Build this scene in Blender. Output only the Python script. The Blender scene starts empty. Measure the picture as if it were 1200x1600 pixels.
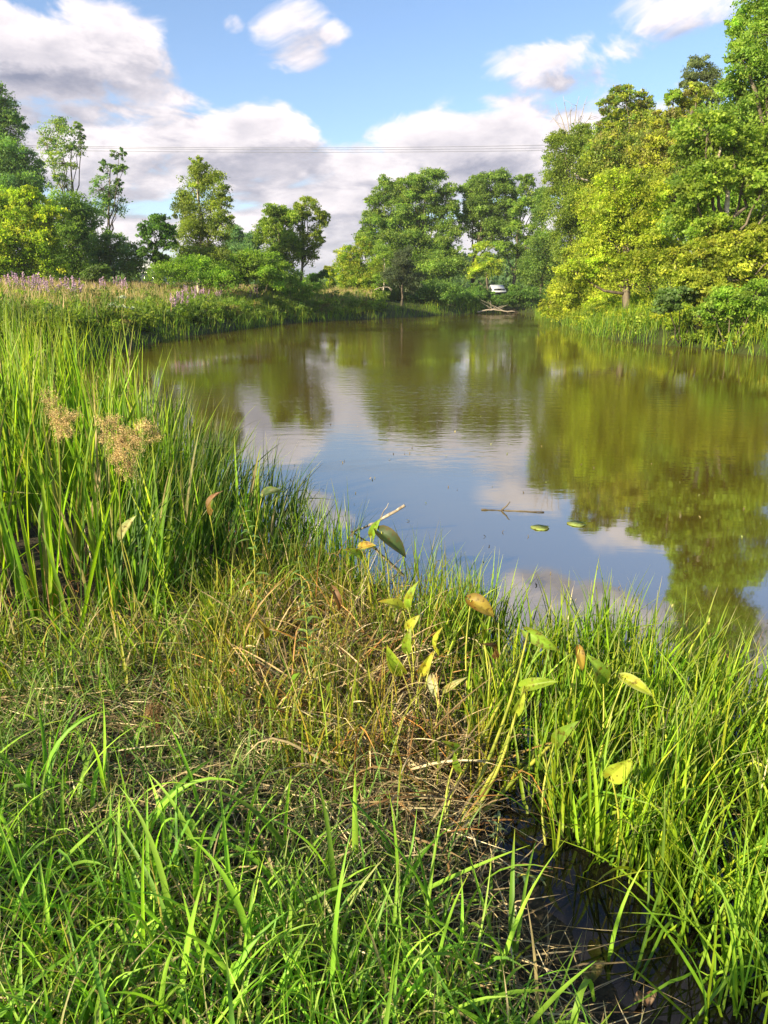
import bpy, math, random
import numpy as np
from mathutils import Vector
rng = np.random.default_rng(7); random.seed(7)
S = bpy.context.scene
COL = S.collection

# ------------------------------------------------------------------ camera
H = 1.60
VH = 462.0                      # horizon row in the 1200x1600 photograph
F = 1200.0                      # focal length in those pixels
P = math.atan((800 - VH) / F)   # pitch down
SP, CP = math.sin(P), math.cos(P)
cam_d = bpy.data.cameras.new('camera'); cam = bpy.data.objects.new('camera', cam_d); COL.objects.link(cam)
cam.location = (0, 0, H); cam.rotation_euler = (math.pi / 2 - P, 0, 0)
cam_d.sensor_fit = 'VERTICAL'; cam_d.sensor_height = 32.0; cam_d.lens = 32.0 * F / 1600.0
cam_d.clip_start = 0.05; cam_d.clip_end = 3000
S.camera = cam
S.render.resolution_x, S.render.resolution_y = 768, 1024
S.view_settings.view_transform = 'Standard'; S.view_settings.look = 'None'
S.view_settings.gamma = 1.0
S.view_settings.exposure = 1.55

def ray(u, v):
    yi = (800 - v) / F; xi = (u - 600) / F
    return np.array([xi, CP + yi * SP, -SP + yi * CP])
def at(u, v, Y):                # the point on that sight line at world depth Y
    d = ray(u, v); return np.array([0, 0, H]) + d * (Y / d[1])
def gnd(u, v, z=0.0):           # the point on that sight line at height z
    d = ray(u, v); return np.array([0, 0, H]) + d * ((z - H) / d[2])
def azel(u, v):
    d = ray(u, v); d = d / np.linalg.norm(d)
    return math.degrees(math.atan2(d[0], d[1])), math.degrees(math.asin(d[2]))

# ------------------------------------------------------------------ sun
SUN_EL = math.radians(25)
SUN_H = np.array([-0.72, -0.69]); SUN_H /= np.linalg.norm(SUN_H)
to_sun = Vector((SUN_H[0] * math.cos(SUN_EL), SUN_H[1] * math.cos(SUN_EL), math.sin(SUN_EL)))
sun_d = bpy.data.lights.new('sun', 'SUN'); sun = bpy.data.objects.new('sun', sun_d); COL.objects.link(sun)
sun_d.energy = 5.0; sun_d.angle = math.radians(0.6); sun_d.color = (1.0, 0.85, 0.55)
sun.rotation_euler = to_sun.to_track_quat('Z', 'Y').to_euler()

# ------------------------------------------------------------------ world: sky with clouds
W = bpy.data.worlds.new('World'); S.world = W; W.use_nodes = True
nt = W.node_tree; nt.nodes.clear()
class X:                        # tiny expression builder over Math nodes
    def __init__(s, sock): s.s = sock
def val(a): return a.s if isinstance(a, X) else a
def M(op, *a, clamp=False):
    n = nt.nodes.new('ShaderNodeMath'); n.operation = op; n.use_clamp = clamp
    for i, q in enumerate(a):
        if isinstance(q, X): nt.links.new(q.s, n.inputs[i])
        else: n.inputs[i].default_value = q
    return X(n.outputs[0])
for nm, op in (('__add__', 'ADD'), ('__sub__', 'SUBTRACT'), ('__mul__', 'MULTIPLY'), ('__truediv__', 'DIVIDE')):
    setattr(X, nm, (lambda op: lambda s, o: M(op, s, o))(op))
def sstep(x, a, b):
    n = nt.nodes.new('ShaderNodeMapRange'); n.interpolation_type = 'SMOOTHSTEP'
    nt.links.new(x.s, n.inputs['Value']); n.inputs['From Min'].default_value = a; n.inputs['From Max'].default_value = b
    return X(n.outputs[0])
def comb(x, y, z):
    n = nt.nodes.new('ShaderNodeCombineXYZ')
    for i, q in enumerate((x, y, z)):
        if isinstance(q, X): nt.links.new(q.s, n.inputs[i])
        else: n.inputs[i].default_value = q
    return n.outputs[0]
def noise(vec, scale, detail, rough=0.55, dist=0.0):
    n = nt.nodes.new('ShaderNodeTexNoise'); nt.links.new(vec, n.inputs['Vector'])
    n.inputs['Scale'].default_value = scale; n.inputs['Detail'].default_value = detail
    n.inputs['Roughness'].default_value = rough; n.inputs['Distortion'].default_value = dist
    return X(n.outputs[0])
tc = nt.nodes.new('ShaderNodeTexCoord'); sep = nt.nodes.new('ShaderNodeSeparateXYZ')
nt.links.new(tc.outputs['Generated'], sep.inputs[0])
dx, dy, dz = (X(o) for o in sep.outputs)
D = 180 / math.pi
az = M('ARCTAN2', dx, dy) * D
el = M('ARCSINE', dz) * D
BL = []
for (u, v, ru, rv, am) in [
    (40, 95, 270, 85, 1.0), (190, 120, 120, 62, .95), (90, 40, 90, 40, .6),
    (90, 230, 330, 85, 1.0), (330, 240, 200, 75, .95), (450, 250, 130, 80, .9), (545, 275, 170, 75, .9), (235, 150, 110, 62, .9), (420, 215, 120, 40, .8), (690, 250, 160, 80, .85),
    (830, 235, 190, 75, .85), (980, 260, 220, 90, .8), (1200, 300, 300, 90, .8), (-250, 180, 300, 180, 1.0), (600, 385, 1400, 65, .75),
    (150, 185, 220, 50, .8), (455, 55, 70, 50, .40), (515, 52, 34, 20, .36), (357, 34, 26, 18, .42), (905, 104, 120, 52, .66), (1055, 8, 95, 50, .5), (1010, 150, 120, 36, .45), (850, 150, 60, 18, .38)]:
    a0, e0 = azel(u, v); k = math.cos(math.radians(a0))
    BL.append((a0, e0, math.degrees(ru / F) * 0.93, math.degrees(rv / F) * 0.93, am))
BL += [(15.5, 22.5, 7, 3.0, .8), (25, 23.5, 9, 3.5, .8), (-34, 25, 14, 7, .8), (70, 20, 25, 10, .8), (150, 30, 40, 14, .8), (-120, 14, 40, 8, .6), (10, 48, 22, 7, .6), (-60, 50, 30, 9, .6)]
def density(a, e):
    st = M('MAXIMUM', e + 6, 2.0)
    vec = comb(a * 0.1, M('LOGARITHM', st, 2.718) * 3.4, 3.7)
    wv = noise(vec, 0.9, 2.0)
    vec2 = comb(a * 0.1 + (wv - 0.5) * 1.1, M('LOGARITHM', st, 2.718) * 3.4 + (wv - 0.5) * 0.8, 1.3)
    n = noise(vec2, 1.35, 9.0, 0.56)
    m = None
    for (a0, e0, ra, re, am) in BL:
        qa = (a - a0) * (1 / ra); qe = (e - e0) * (1 / re)
        b = (M('SUBTRACT', 1.0, qa * qa + qe * qe)) * am
        m = b if m is None else M('MAXIMUM', m, b)
    m = M('MAXIMUM', m, -0.6)
    return m * 0.60 + (n - 0.5) * 2.0
d0 = density(az, el)
d1 = density(az - 1.0, el + 1.5)
alpha = sstep(d0, 0.02, 0.32)
lit = sstep(d0 - d1, -0.22, 0.26)
thick = sstep(d0, 0.12, 0.85)
bil = noise(comb(az * 0.1, el * 0.22, 8.1), 2.2, 7.0, 0.6)
shade = sstep(az, -52.0, -12.0) * 0.16 - 0.12 + lit * 0.60 + (M('SUBTRACT', 1.0, thick)) * 0.36 + (bil - 0.5) * 1.3
shade = M('MINIMUM', M('MAXIMUM', shade, 0.0), 1.0)
def rgb(c):
    n = nt.nodes.new('ShaderNodeRGB'); n.outputs[0].default_value = (*c, 1); return n.outputs[0]
def mix(f, a, b):
    n = nt.nodes.new('ShaderNodeMix'); n.data_type = 'RGBA'
    if isinstance(f, X): nt.links.new(f.s, n.inputs[0])
    else: n.inputs[0].default_value = f
    nt.links.new(a, n.inputs[6]); nt.links.new(b, n.inputs[7]); return n.outputs[2]
sky = nt.nodes.new('ShaderNodeTexSky'); sky.sky_type = 'NISHITA'; sky.sun_disc = False
sky.sun_elevation = SUN_EL; sky.sun_rotation = math.atan2(SUN_H[0], SUN_H[1])
sky.air_density = 1.0; sky.dust_density = 0.6; sky.ozone_density = 1.6; sky.altitude = 50
SKY_STR = 0.068
gain = nt.nodes.new('ShaderNodeMix'); gain.data_type = 'RGBA'; gain.blend_type = 'MULTIPLY'; gain.inputs[0].default_value = 1.0
nt.links.new(sky.outputs[0], gain.inputs[6]); gain.inputs[7].default_value = (0.90, 0.96, 1.08, 1)
cloudcol = mix(shade, rgb((1.5, 1.62, 2.25)), rgb((6.2, 5.7, 5.8)))
full = mix(alpha, gain.outputs[2], cloudcol)
bg = nt.nodes.new('ShaderNodeBackground'); bg.inputs[1].default_value = SKY_STR
nt.links.new(full, bg.inputs[0])
wo = nt.nodes.new('ShaderNodeOutputWorld'); nt.links.new(bg.outputs[0], wo.inputs[0])
W.cycles.sampling_method = 'MANUAL'; W.cycles.sample_map_resolution = 512
S.cycles.max_bounces = 8; S.cycles.diffuse_bounces = 3; S.cycles.glossy_bounces = 3; S.cycles.transmission_bounces = 4
S.cycles.transparent_max_bounces = 4
S.cycles.use_denoising = True; S.cycles.caustics_reflective = False; S.cycles.caustics_refractive = False
S.cycles.sample_clamp_indirect = 6

# ------------------------------------------------------------------ materials
def new_mat(name):
    m = bpy.data.materials.new(name); m.use_nodes = True; m.node_tree.nodes.clear(); return m, m.node_tree
def leaf_mat(name, trans=0.4, rough=0.5, spec=0.35, yellow=(1.15, 1.25, 0.45), vary=0.35, nscale=2.0, fine=0.0):
    """colour comes from the mesh attribute 'col' (the plant's own hue), varied by noise; thin, lets light through"""
    m, t = new_mat(name); N = t.nodes.new; L = t.links.new
    at_ = N('ShaderNodeAttribute'); at_.attribute_name = 'col'
    tcn = N('ShaderNodeTexCoord'); no = N('ShaderNodeTexNoise'); no.inputs['Scale'].default_value = nscale; no.inputs['Detail'].default_value = 3
    L(tcn.outputs['Object'], no.inputs['Vector'])
    oi = N('ShaderNodeObjectInfo')
    mr = N('ShaderNodeMapRange'); mr.inputs['From Min'].default_value = 0.3; mr.inputs['From Max'].default_value = 0.7
    mr.inputs['To Min'].default_value = 1 - vary; mr.inputs['To Max'].default_value = 1 + vary
    L(no.outputs[0], mr.inputs['Value'])
    hs = N('ShaderNodeHueSaturation'); L(at_.outputs['Color'], hs.inputs['Color']); L(mr.outputs[0], hs.inputs['Value'])
    mr2 = N('ShaderNodeMapRange'); mr2.inputs['To Min'].default_value = 0.49; mr2.inputs['To Max'].default_value = 0.51
    L(oi.outputs['Random'], mr2.inputs['Value']); L(mr2.outputs[0], hs.inputs['Hue'])
    colr = hs.outputs[0]
    if fine:
        w = N('ShaderNodeTexNoise'); w.inputs['Scale'].default_value = 60; w.inputs['Detail'].default_value = 6; L(tcn.outputs['Object'], w.inputs['Vector'])
        r = N('ShaderNodeValToRGB'); r.color_ramp.elements[0].position = 0.56; r.color_ramp.elements[1].position = 0.66
        r.color_ramp.elements[0].color = (0, 0, 0, 1); r.color_ramp.elements[1].color = (1, 1, 1, 1); L(w.outputs[0], r.inputs[0])
        mm = N('ShaderNodeMath'); mm.operation = 'MULTIPLY'; L(r.outputs[0], mm.inputs[0]); mm.inputs[1].default_value = fine
        mx = N('ShaderNodeMix'); mx.data_type = 'RGBA'; L(mm.outputs[0], mx.inputs[0]); L(colr, mx.inputs[6]); mx.inputs[7].default_value = (0.09, 0.045, 0.012, 1)
        colr = mx.outputs[2]
        w2 = N('ShaderNodeTexNoise'); w2.inputs['Scale'].default_value = 22; w2.inputs['Detail'].default_value = 5; L(tcn.outputs['Object'], w2.inputs['Vector'])
        r2 = N('ShaderNodeValToRGB'); r2.color_ramp.elements[0].position = 0.50; r2.color_ramp.elements[1].position = 0.64
        r2.color_ramp.elements[0].color = (0, 0, 0, 1); r2.color_ramp.elements[1].color = (.6, .6, .6, 1); L(w2.outputs[0], r2.inputs[0])
        m3 = N('ShaderNodeMix'); m3.data_type = 'RGBA'; m3.blend_type = 'MULTIPLY'; L(r2.outputs[0], m3.inputs[0]); L(colr, m3.inputs[6]); m3.inputs[7].default_value = (.95, .55, .35, 1)
        colr = m3.outputs[2]
    b = N('ShaderNodeBsdfPrincipled'); b.inputs['Roughness'].default_value = rough; b.inputs['Specular IOR Level'].default_value = spec
    L(colr, b.inputs['Base Color'])
    tr = N('ShaderNodeBsdfTranslucent'); mu = N('ShaderNodeMix'); mu.data_type = 'RGBA'; mu.blend_type = 'MULTIPLY'; mu.inputs[0].default_value = 1
    L(colr, mu.inputs[6]); mu.inputs[7].default_value = (*yellow, 1); L(mu.outputs[2], tr.inputs[0])
    ms = N('ShaderNodeMixShader'); ms.inputs[0].default_value = trans; L(b.outputs[0], ms.inputs[1]); L(tr.outputs[0], ms.inputs[2])
    o = N('ShaderNodeOutputMaterial'); L(ms.outputs[0], o.inputs[0]); return m
def solid_mat(name, c1, c2, scale=8, rough=0.85, bump=0.3, stretch=(1, 1, 1), spec=0.3):
    m, t = new_mat(name); N = t.nodes.new; L = t.links.new
    tcn = N('ShaderNodeTexCoord'); mp = N('ShaderNodeMapping'); mp.inputs['Scale'].default_value = stretch; L(tcn.outputs['Object'], mp.inputs[0])
    no = N('ShaderNodeTexNoise'); no.inputs['Scale'].default_value = scale; no.inputs['Detail'].default_value = 7; L(mp.outputs[0], no.inputs['Vector'])
    r = N('ShaderNodeValToRGB'); r.color_ramp.elements[0].position = 0.35; r.color_ramp.elements[1].position = 0.68
    r.color_ramp.elements[0].color = (*c1, 1); r.color_ramp.elements[1].color = (*c2, 1); L(no.outputs[0], r.inputs[0])
    b = N('ShaderNodeBsdfPrincipled'); b.inputs['Roughness'].default_value = rough; b.inputs['Specular IOR Level'].default_value = spec; L(r.outputs[0], b.inputs['Base Color'])
    bp = N('ShaderNodeBump'); bp.inputs['Strength'].default_value = bump; bp.inputs['Distance'].default_value = 0.02; L(no.outputs[0], bp.inputs['Height']); L(bp.outputs[0], b.inputs['Normal'])
    o = N('ShaderNodeOutputMaterial'); L(b.outputs[0], o.inputs[0]); return m
MAT = {}
MAT['tree'] = leaf_mat('tree_leaves', 0.6, 0.5, 0.25, vary=0.28, nscale=0.5)
MAT['blade'] = leaf_mat('grass_blade', 0.48, 0.48, 0.3, vary=0.3, nscale=5)
MAT['dry'] = leaf_mat('dry_straw', 0.2, 0.7, 0.2, (1.1, 1.0, 0.8), vary=0.35, nscale=12)
MAT['broad'] = leaf_mat('broad_leaf', 0.45, 0.5, 0.35, vary=0.25, nscale=14, fine=0.75)
MAT['flower'] = leaf_mat('flower_petals', 0.3, 0.7, 0.1, (1.1, 1, 1.1), vary=0.2, nscale=3)
MAT['bark'] = solid_mat('bark', (0.045, 0.035, 0.025), (0.15, 0.125, 0.095), 5, 0.95, 0.6, (1, 1, 0.25))
MAT['pale_bark'] = solid_mat('pale_bark', (0.2, 0.16, 0.12), (0.55, 0.5, 0.42), 4, 0.9, 0.4, (1, 1, 1.6))
MAT['dead_wood'] = solid_mat('dead_wood', (0.16, 0.13, 0.1), (0.42, 0.37, 0.31), 30, 0.9, 0.5, (1, 1, 1))
MAT['stem'] = solid_mat('green_stem', (0.16, 0.20, 0.025), (0.40, 0.38, 0.06), 14, 0.5, 0.1)
MAT['wire'] = solid_mat('wire_metal', (0.12, 0.13, 0.16), (0.17, 0.18, 0.21), 2, 0.6, 0)
MAT['white_wall'] = solid_mat('white_siding', (0.7, 0.7, 0.7), (0.82, 0.82, 0.8), 2, 0.7, 0.05, (0.2, 0.2, 9))
MAT['roof'] = solid_mat('roof_grey', (0.28, 0.3, 0.33), (0.42, 0.44, 0.47), 3, 0.6, 0.1)
MAT['glass'] = solid_mat('window_glass', (0.02, 0.025, 0.03), (0.04, 0.045, 0.05), 3, 0.1, 0)

# ------------------------------------------------------------------ object helpers
def tag(o, label=None, cat=None, group=None, kind=None):
    if label: o['label'] = label
    if cat: o['category'] = cat
    if group: o['group'] = group
    if kind: o['kind'] = kind
    return o
def empty(name, loc, label, cat, group=None):
    o = bpy.data.objects.new(name, None); COL.objects.link(o); o.location = tuple(float(c) for c in loc); o.empty_display_size = 0.2
    return tag(o, label, cat, group)
def mesh_obj(name, V, Fq, mat, parent=None, col=None, smooth=False):
    """V world coordinates (or the parent's local ones when local), Fq an (n,4) or (n,3) array of faces"""
    V = np.asarray(V, dtype=np.float32)
    if parent is not None: V = V - np.array(parent.location, dtype=np.float32)
    Fq = np.asarray(Fq, dtype=np.int32); k = Fq.shape[1]; n = len(Fq)
    me = bpy.data.meshes.new(name)
    me.vertices.add(len(V)); me.vertices.foreach_set('co', V.ravel())
    me.loops.add(n * k); me.loops.foreach_set('vertex_index', Fq.ravel())
    me.polygons.add(n); me.polygons.foreach_set('loop_start', np.arange(0, n * k, k, dtype=np.int32))
    try: me.polygons.foreach_set('loop_total', np.full(n, k, dtype=np.int32))
    except Exception: pass
    if smooth: me.polygons.foreach_set('use_smooth', np.ones(n, dtype=bool))
    me.update(calc_edges=True)
    if col is not None:
        a = me.color_attributes.new('col', 'FLOAT_COLOR', 'POINT')
        c = np.ones((len(V), 4), dtype=np.float32); c[:, :3] = col; a.data.foreach_set('color', c.ravel())
    me.materials.append(mat)
    o = bpy.data.objects.new(name, me); COL.objects.link(o)
    if parent is not None: o.parent = parent
    return o
class Acc:                       # collects quads for ONE part
    def __init__(s): s.V = []; s.F = []; s.C = []; s.n = 0
    def add(s, V, Fq, C=None):
        V = np.asarray(V, dtype=np.float32); s.V.append(V); s.F.append(np.asarray(Fq, dtype=np.int32) + s.n); s.n += len(V)
        if C is not None: s.C.append(np.broadcast_to(np.asarray(C, dtype=np.float32), (len(V), 3)))
    def build(s, name, mat, parent=None, smooth=False):
        return mesh_obj(name, np.concatenate(s.V), np.concatenate(s.F), mat, parent, np.concatenate(s.C) if s.C and sum(map(len, s.C)) == s.n else None, smooth)
def unit(a): return a / (np.linalg.norm(a, axis=-1, keepdims=True) + 1e-9)
def tube(acc, pts, rad, sides=6, C=None):
    pts = np.asarray(pts, float); n = len(pts); rad = np.broadcast_to(rad, (n,))
    T = unit(np.gradient(pts, axis=0)); ref = np.array([0.31, 0.17, 0.93]) if abs(T[0, 2]) < 0.85 else np.array([1.0, 0.1, 0])
    A = unit(np.cross(T, ref)); B = np.cross(T, A)
    th = np.linspace(0, 2 * math.pi, sides, endpoint=False)
    V = pts[:, None] + rad[:, None, None] * (np.cos(th)[None, :, None] * A[:, None] + np.sin(th)[None, :, None] * B[:, None])
    V = V.reshape(-1, 3); Fq = []
    for i in range(n - 1):
        for j in range(sides):
            a = i * sides + j; b = i * sides + (j + 1) % sides; Fq.append((a, b, b + sides, a + sides))
    tip = len(V); V = np.vstack([V, pts[-1:] + T[-1:] * rad[-1] * .5, pts[:1]])
    for j in range(0, sides, 2):
        a = (n - 1) * sides + j; b = (n - 1) * sides + (j + 1) % sides; c = (n - 1) * sides + (j + 2) % sides
        Fq.append((a, b, c, tip))
        Fq.append((j, tip + 1, (j + 2) % sides, (j + 1) % sides))
    acc.add(V, Fq, C)
def bez(a, b, sag=0.0, n=8, wob=0.0):
    t = np.linspace(0, 1, n)[:, None]; p = np.asarray(a) * (1 - t) + np.asarray(b) * t
    p[:, 2] += (sag * 4 * t * (1 - t))[:, 0]
    if wob: p[1:-1] += rng.normal(0, wob, (n - 2, 3))
    return p
TREE_GAIN = 1.12
def pal(cols, n, jit=0.12, w=None):
    """n colours drawn from a palette"""
    cols = np.asarray(cols, float); i = rng.choice(len(cols), n, p=w); j = rng.choice(len(cols), n, p=w)
    t = rng.random((n, 1)) ** 2; c = cols[i] * (1 - t) + cols[j] * t
    return np.clip(c * (1 + rng.normal(0, jit, (n, 1))) * TREE_GAIN, 0.003, 0.9)

# ------------------------------------------------------------------ pond outline and terrain
pp = [gnd(u, v)[:2] for (u, v) in [(840, 489), (790, 488), (740, 490), (690, 492), (640, 495), (560, 499), (480, 503), (420, 508), (350, 517), (280, 527), (225, 538), (165, 552), (95, 572), (40, 600)]]
pp += [np.array(q) for q in [(-5.9, 10.5), (-4.9, 8.2), (-3.6, 7.2), (-2.4, 6.2), (-1.5, 5.4), (-0.75, 4.75), (-0.15, 4.1), (0.05, 3.4), (0.10, 2.6), (0.17, 2.1), (0.33, 1.75), (0.5, 1.35), (1.0, 0.7), (2.0, 0.1), (5, -0.8), (12, -1.5), (19, 3), (19, 12), (14.8, 19)]]
pp += [gnd(u, v)[:2] for (u, v) in [(1215, 558), (1160, 553), (1110, 545), (1060, 541), (1000, 536), (955, 530), (915, 519), (875, 506), (850, 497)]]
POND = np.array(pp)
def sdist(x, y):                 # + on land, - in the pond, metres
    x = np.asarray(x, float); y = np.asarray(y, float); d = np.full(x.shape, 1e9); ins = np.zeros(x.shape, bool)
    for i in range(len(POND)):
        a, b = POND[i - 1], POND[i]; e = b - a
        t = np.clip(((x - a[0]) * e[0] + (y - a[1]) * e[1]) / (e @ e), 0, 1)
        d = np.minimum(d, np.hypot(x - a[0] - t * e[0], y - a[1] - t * e[1]))
        c = (a[1] > y) != (b[1] > y)
        with np.errstate(divide='ignore', invalid='ignore'):
            ins ^= c & (x < e[0] * (y - a[1]) / (e[1] if e[1] else 1e-9) + a[0])
    return np.where(ins, -d, d)
def wav(x, y, s, ph=0.0):
    return (np.sin(x * s + 1.3 * np.sin(y * s * .7 + ph) + ph) + np.sin(y * s * 1.13 + 1.7 * np.sin(x * s * .61 - ph)) + .5 * np.sin((x + y) * s * 2.1 + ph * 2)) / 2.5
def terrain(x, y, rough=True):
    x = np.asarray(x, float); y = np.asarray(y, float)
    s = sdist(x, y); s = s + 0.12 * wav(x, y, 3.1) * np.clip(1 - y / 12, 0, 1)
    far = np.clip((y - 7) / 12, 0, 1); far = far * far * (3 - 2 * far)
    side = np.clip((x + 6) / 14, 0, 1)
    near_h = 0.02 + 0.07 * (1 - np.exp(-np.clip(s, 0, None) / 1.2))
    bank = 0.25 * np.clip(s / 0.8, 0, 1) + 1.45 * (1 - np.exp(-np.clip(s, 0, None) / 6.0))
    z = np.where(s > 0, near_h * (1 - far) + bank * far, np.maximum(-0.7, s * 0.22) + 0.03 * (1 - far) - 0.02)
    if rough:
        z = z + np.where(s > -0.3, 0.018, 0.0) * wav(x, y, 9.0, 1.0) + np.where(s > 0.3, 0.10 * far, 0) * wav(x, y, 0.9, 2.0)
        z = z + np.where(s > -0.2, 0.008, 0.0) * wav(x, y, 31.0, 4.0)
    return z
def ax(lo, hi, fine, n):         # coordinates dense near the camera, sparse far away
    t = np.linspace(-1, 1, n); k = 6.6; c = np.sinh(t * k) / math.sinh(k)
    return np.where(c < 0, -c * lo, c * hi) + 0
gx = ax(-900, 900, 0, 330); gy = np.concatenate([np.linspace(-60, -2, 16)[:-1], 1.5 + ax(-3.5, 1800, 0, 440)[0:]])
gy = np.unique(np.round(gy, 4))
GX, GY = np.meshgrid(gx, gy); GZ = terrain(GX, GY)
nx, ny = len(gx), len(gy); I = np.arange(nx * ny).reshape(ny, nx)
GF = np.stack([I[:-1, :-1], I[:-1, 1:], I[1:, 1:], I[1:, :-1]], -1).reshape(-1, 4)
def ground_mat():
    m, t = new_mat('ground_soil'); N = t.nodes.new; L = t.links.new
    g = N('ShaderNodeNewGeometry'); sp = N('ShaderNodeSeparateXYZ'); L(g.outputs['Position'], sp.inputs[0])
    n1 = N('ShaderNodeTexNoise'); n1.inputs['Scale'].default_value = 38; n1.inputs['Roughness'].default_value = .7; n1.inputs['Detail'].default_value = 9; L(g.outputs['Position'], n1.inputs['Vector'])
    n2 = N('ShaderNodeTexNoise'); n2.inputs['Scale'].default_value = 0.35; n2.inputs['Detail'].default_value = 6; L(g.outputs['Position'], n2.inputs['Vector'])
    r = N('ShaderNodeValToRGB'); e = r.color_ramp.elements; e[0].position = .3; e[0].color = (.012, .011, .009, 1); e[1].position = .75; e[1].color = (.085, .07, .05, 1); L(n1.outputs[0], r.inputs[0])
    r2 = N('ShaderNodeValToRGB'); e = r2.color_ramp.elements; e[0].position = .35; e[0].color = (.02, .028, .01, 1); e[1].position = .7; e[1].color = (.06, .075, .02, 1); L(n2.outputs[0], r2.inputs[0])
    mr = N('ShaderNodeMapRange'); mr.inputs['From Min'].default_value = 7; mr.inputs['From Max'].default_value = 15; L(sp.outputs[1], mr.inputs['Value'])
    mx = N('ShaderNodeMix'); mx.data_type = 'RGBA'; L(mr.outputs[0], mx.inputs[0]); L(r.outputs[0], mx.inputs[6]); L(r2.outputs[0], mx.inputs[7])
    b = N('ShaderNodeBsdfPrincipled'); b.inputs['Roughness'].default_value = .85; b.inputs['Specular IOR Level'].default_value = .12; L(mx.outputs[2], b.inputs['Base Color'])
    bp = N('ShaderNodeBump'); bp.inputs['Strength'].default_value = .9; bp.inputs['Distance'].default_value = .02; L(n1.outputs[0], bp.inputs['Height']); L(bp.outputs[0], b.inputs['Normal'])
    o = N('ShaderNodeOutputMaterial'); L(b.outputs[0], o.inputs[0]); return m
tag(mesh_obj('ground', np.stack([GX, GY, GZ], -1).reshape(-1, 3), GF, ground_mat(), smooth=True), 'muddy pond bank and grassy land around the pond', 'ground', kind='structure')

def water_mat():
    m, t = new_mat('pond_water'); N = t.nodes.new; L = t.links.new
    g = N('ShaderNodeNewGeometry')
    mp = N('ShaderNodeMapping'); mp.inputs['Scale'].default_value = (1.0, 2.2, 1); L(g.outputs['Position'], mp.inputs[0])
    a = N('ShaderNodeTexNoise'); a.inputs['Scale'].default_value = 2.6; a.inputs['Detail'].default_value = 3; a.inputs['Roughness'].default_value = .5; L(mp.outputs[0], a.inputs['Vector'])
    c = N('ShaderNodeTexNoise'); c.inputs['Scale'].default_value = 9.0; c.inputs['Detail'].default_value = 3; L(mp.outputs[0], c.inputs['Vector'])
    w = N('ShaderNodeTexNoise'); w.inputs['Scale'].default_value = 0.11; w.inputs['Detail'].default_value = 2; L(g.outputs['Position'], w.inputs['Vector'])
    wr = N('ShaderNodeMapRange'); wr.inputs['From Min'].default_value = .42; wr.inputs['From Max'].default_value = .62; wr.inputs['To Min'].default_value = 0.12; L(w.outputs[0], wr.inputs['Value'])
    sp = N('ShaderNodeSeparateXYZ'); L(g.outputs['Position'], sp.inputs[0])
    yr = N('ShaderNodeMapRange'); yr.interpolation_type = 'SMOOTHSTEP'; yr.inputs['From Min'].default_value = 5.0; yr.inputs['From Max'].default_value = 13; yr.inputs['To Min'].default_value = .10; L(sp.outputs[1], yr.inputs['Value'])
    mu = N('ShaderNodeMath'); mu.operation = 'MULTIPLY'; L(wr.outputs[0], mu.inputs[0]); L(yr.outputs[0], mu.inputs[1])
    ad = N('ShaderNodeMath'); ad.operation = 'MULTIPLY_ADD'; L(c.outputs[0], ad.inputs[0]); ad.inputs[1].default_value = .35; L(a.outputs[0], ad.inputs[2])
    bp = N('ShaderNodeBump'); bp.inputs['Distance'].default_value = .0065; L(ad.outputs[0], bp.inputs['Height']); L(mu.outputs[0], bp.inputs['Strength'])
    b = N('ShaderNodeBsdfPrincipled'); b.inputs['Roughness'].default_value = .03; b.inputs['IOR'].default_value = 1.33
    n3 = N('ShaderNodeTexNoise'); n3.inputs['Scale'].default_value = .5; n3.inputs['Detail'].default_value = 4; L(g.outputs['Position'], n3.inputs['Vector'])
    r = N('ShaderNodeValToRGB'); e = r.color_ramp.elements; e[0].position = .3; e[0].color = (.060, .045, .006, 1); e[1].position = .7; e[1].color = (.078, .058, .008, 1); L(n3.outputs[0], r.inputs[0])
    # near-bank shade painted in as a darker water colour, silt-clouded olive further out
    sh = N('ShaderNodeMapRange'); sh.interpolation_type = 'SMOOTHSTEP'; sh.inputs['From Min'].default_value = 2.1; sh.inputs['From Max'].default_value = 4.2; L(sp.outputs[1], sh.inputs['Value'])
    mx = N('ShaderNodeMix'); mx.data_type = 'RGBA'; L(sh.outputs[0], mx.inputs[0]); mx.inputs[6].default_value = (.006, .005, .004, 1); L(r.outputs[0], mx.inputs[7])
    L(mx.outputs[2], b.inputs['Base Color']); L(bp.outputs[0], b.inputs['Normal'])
    io = N('ShaderNodeMapRange'); io.inputs['To Min'].default_value = 1.4; io.inputs['To Max'].default_value = 5.0; L(sh.outputs[0], io.inputs['Value']); L(io.outputs[0], b.inputs['IOR'])
    o = N('ShaderNodeOutputMaterial'); L(b.outputs[0], o.inputs[0]); return m
wx = np.linspace(-40, 30, 8); wy = np.linspace(-4, 95, 12)
WXg, WYg = np.meshgrid(wx, wy); I = np.arange(96).reshape(12, 8)
tag(mesh_obj('water', np.stack([WXg, WYg, 0 * WXg], -1).reshape(-1, 3), np.stack([I[:-1, :-1], I[:-1, 1:], I[1:, 1:], I[1:, :-1]], -1).reshape(-1, 4), water_mat()), 'murky olive brown pond water reflecting sky and trees', 'water', kind='structure')

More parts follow.
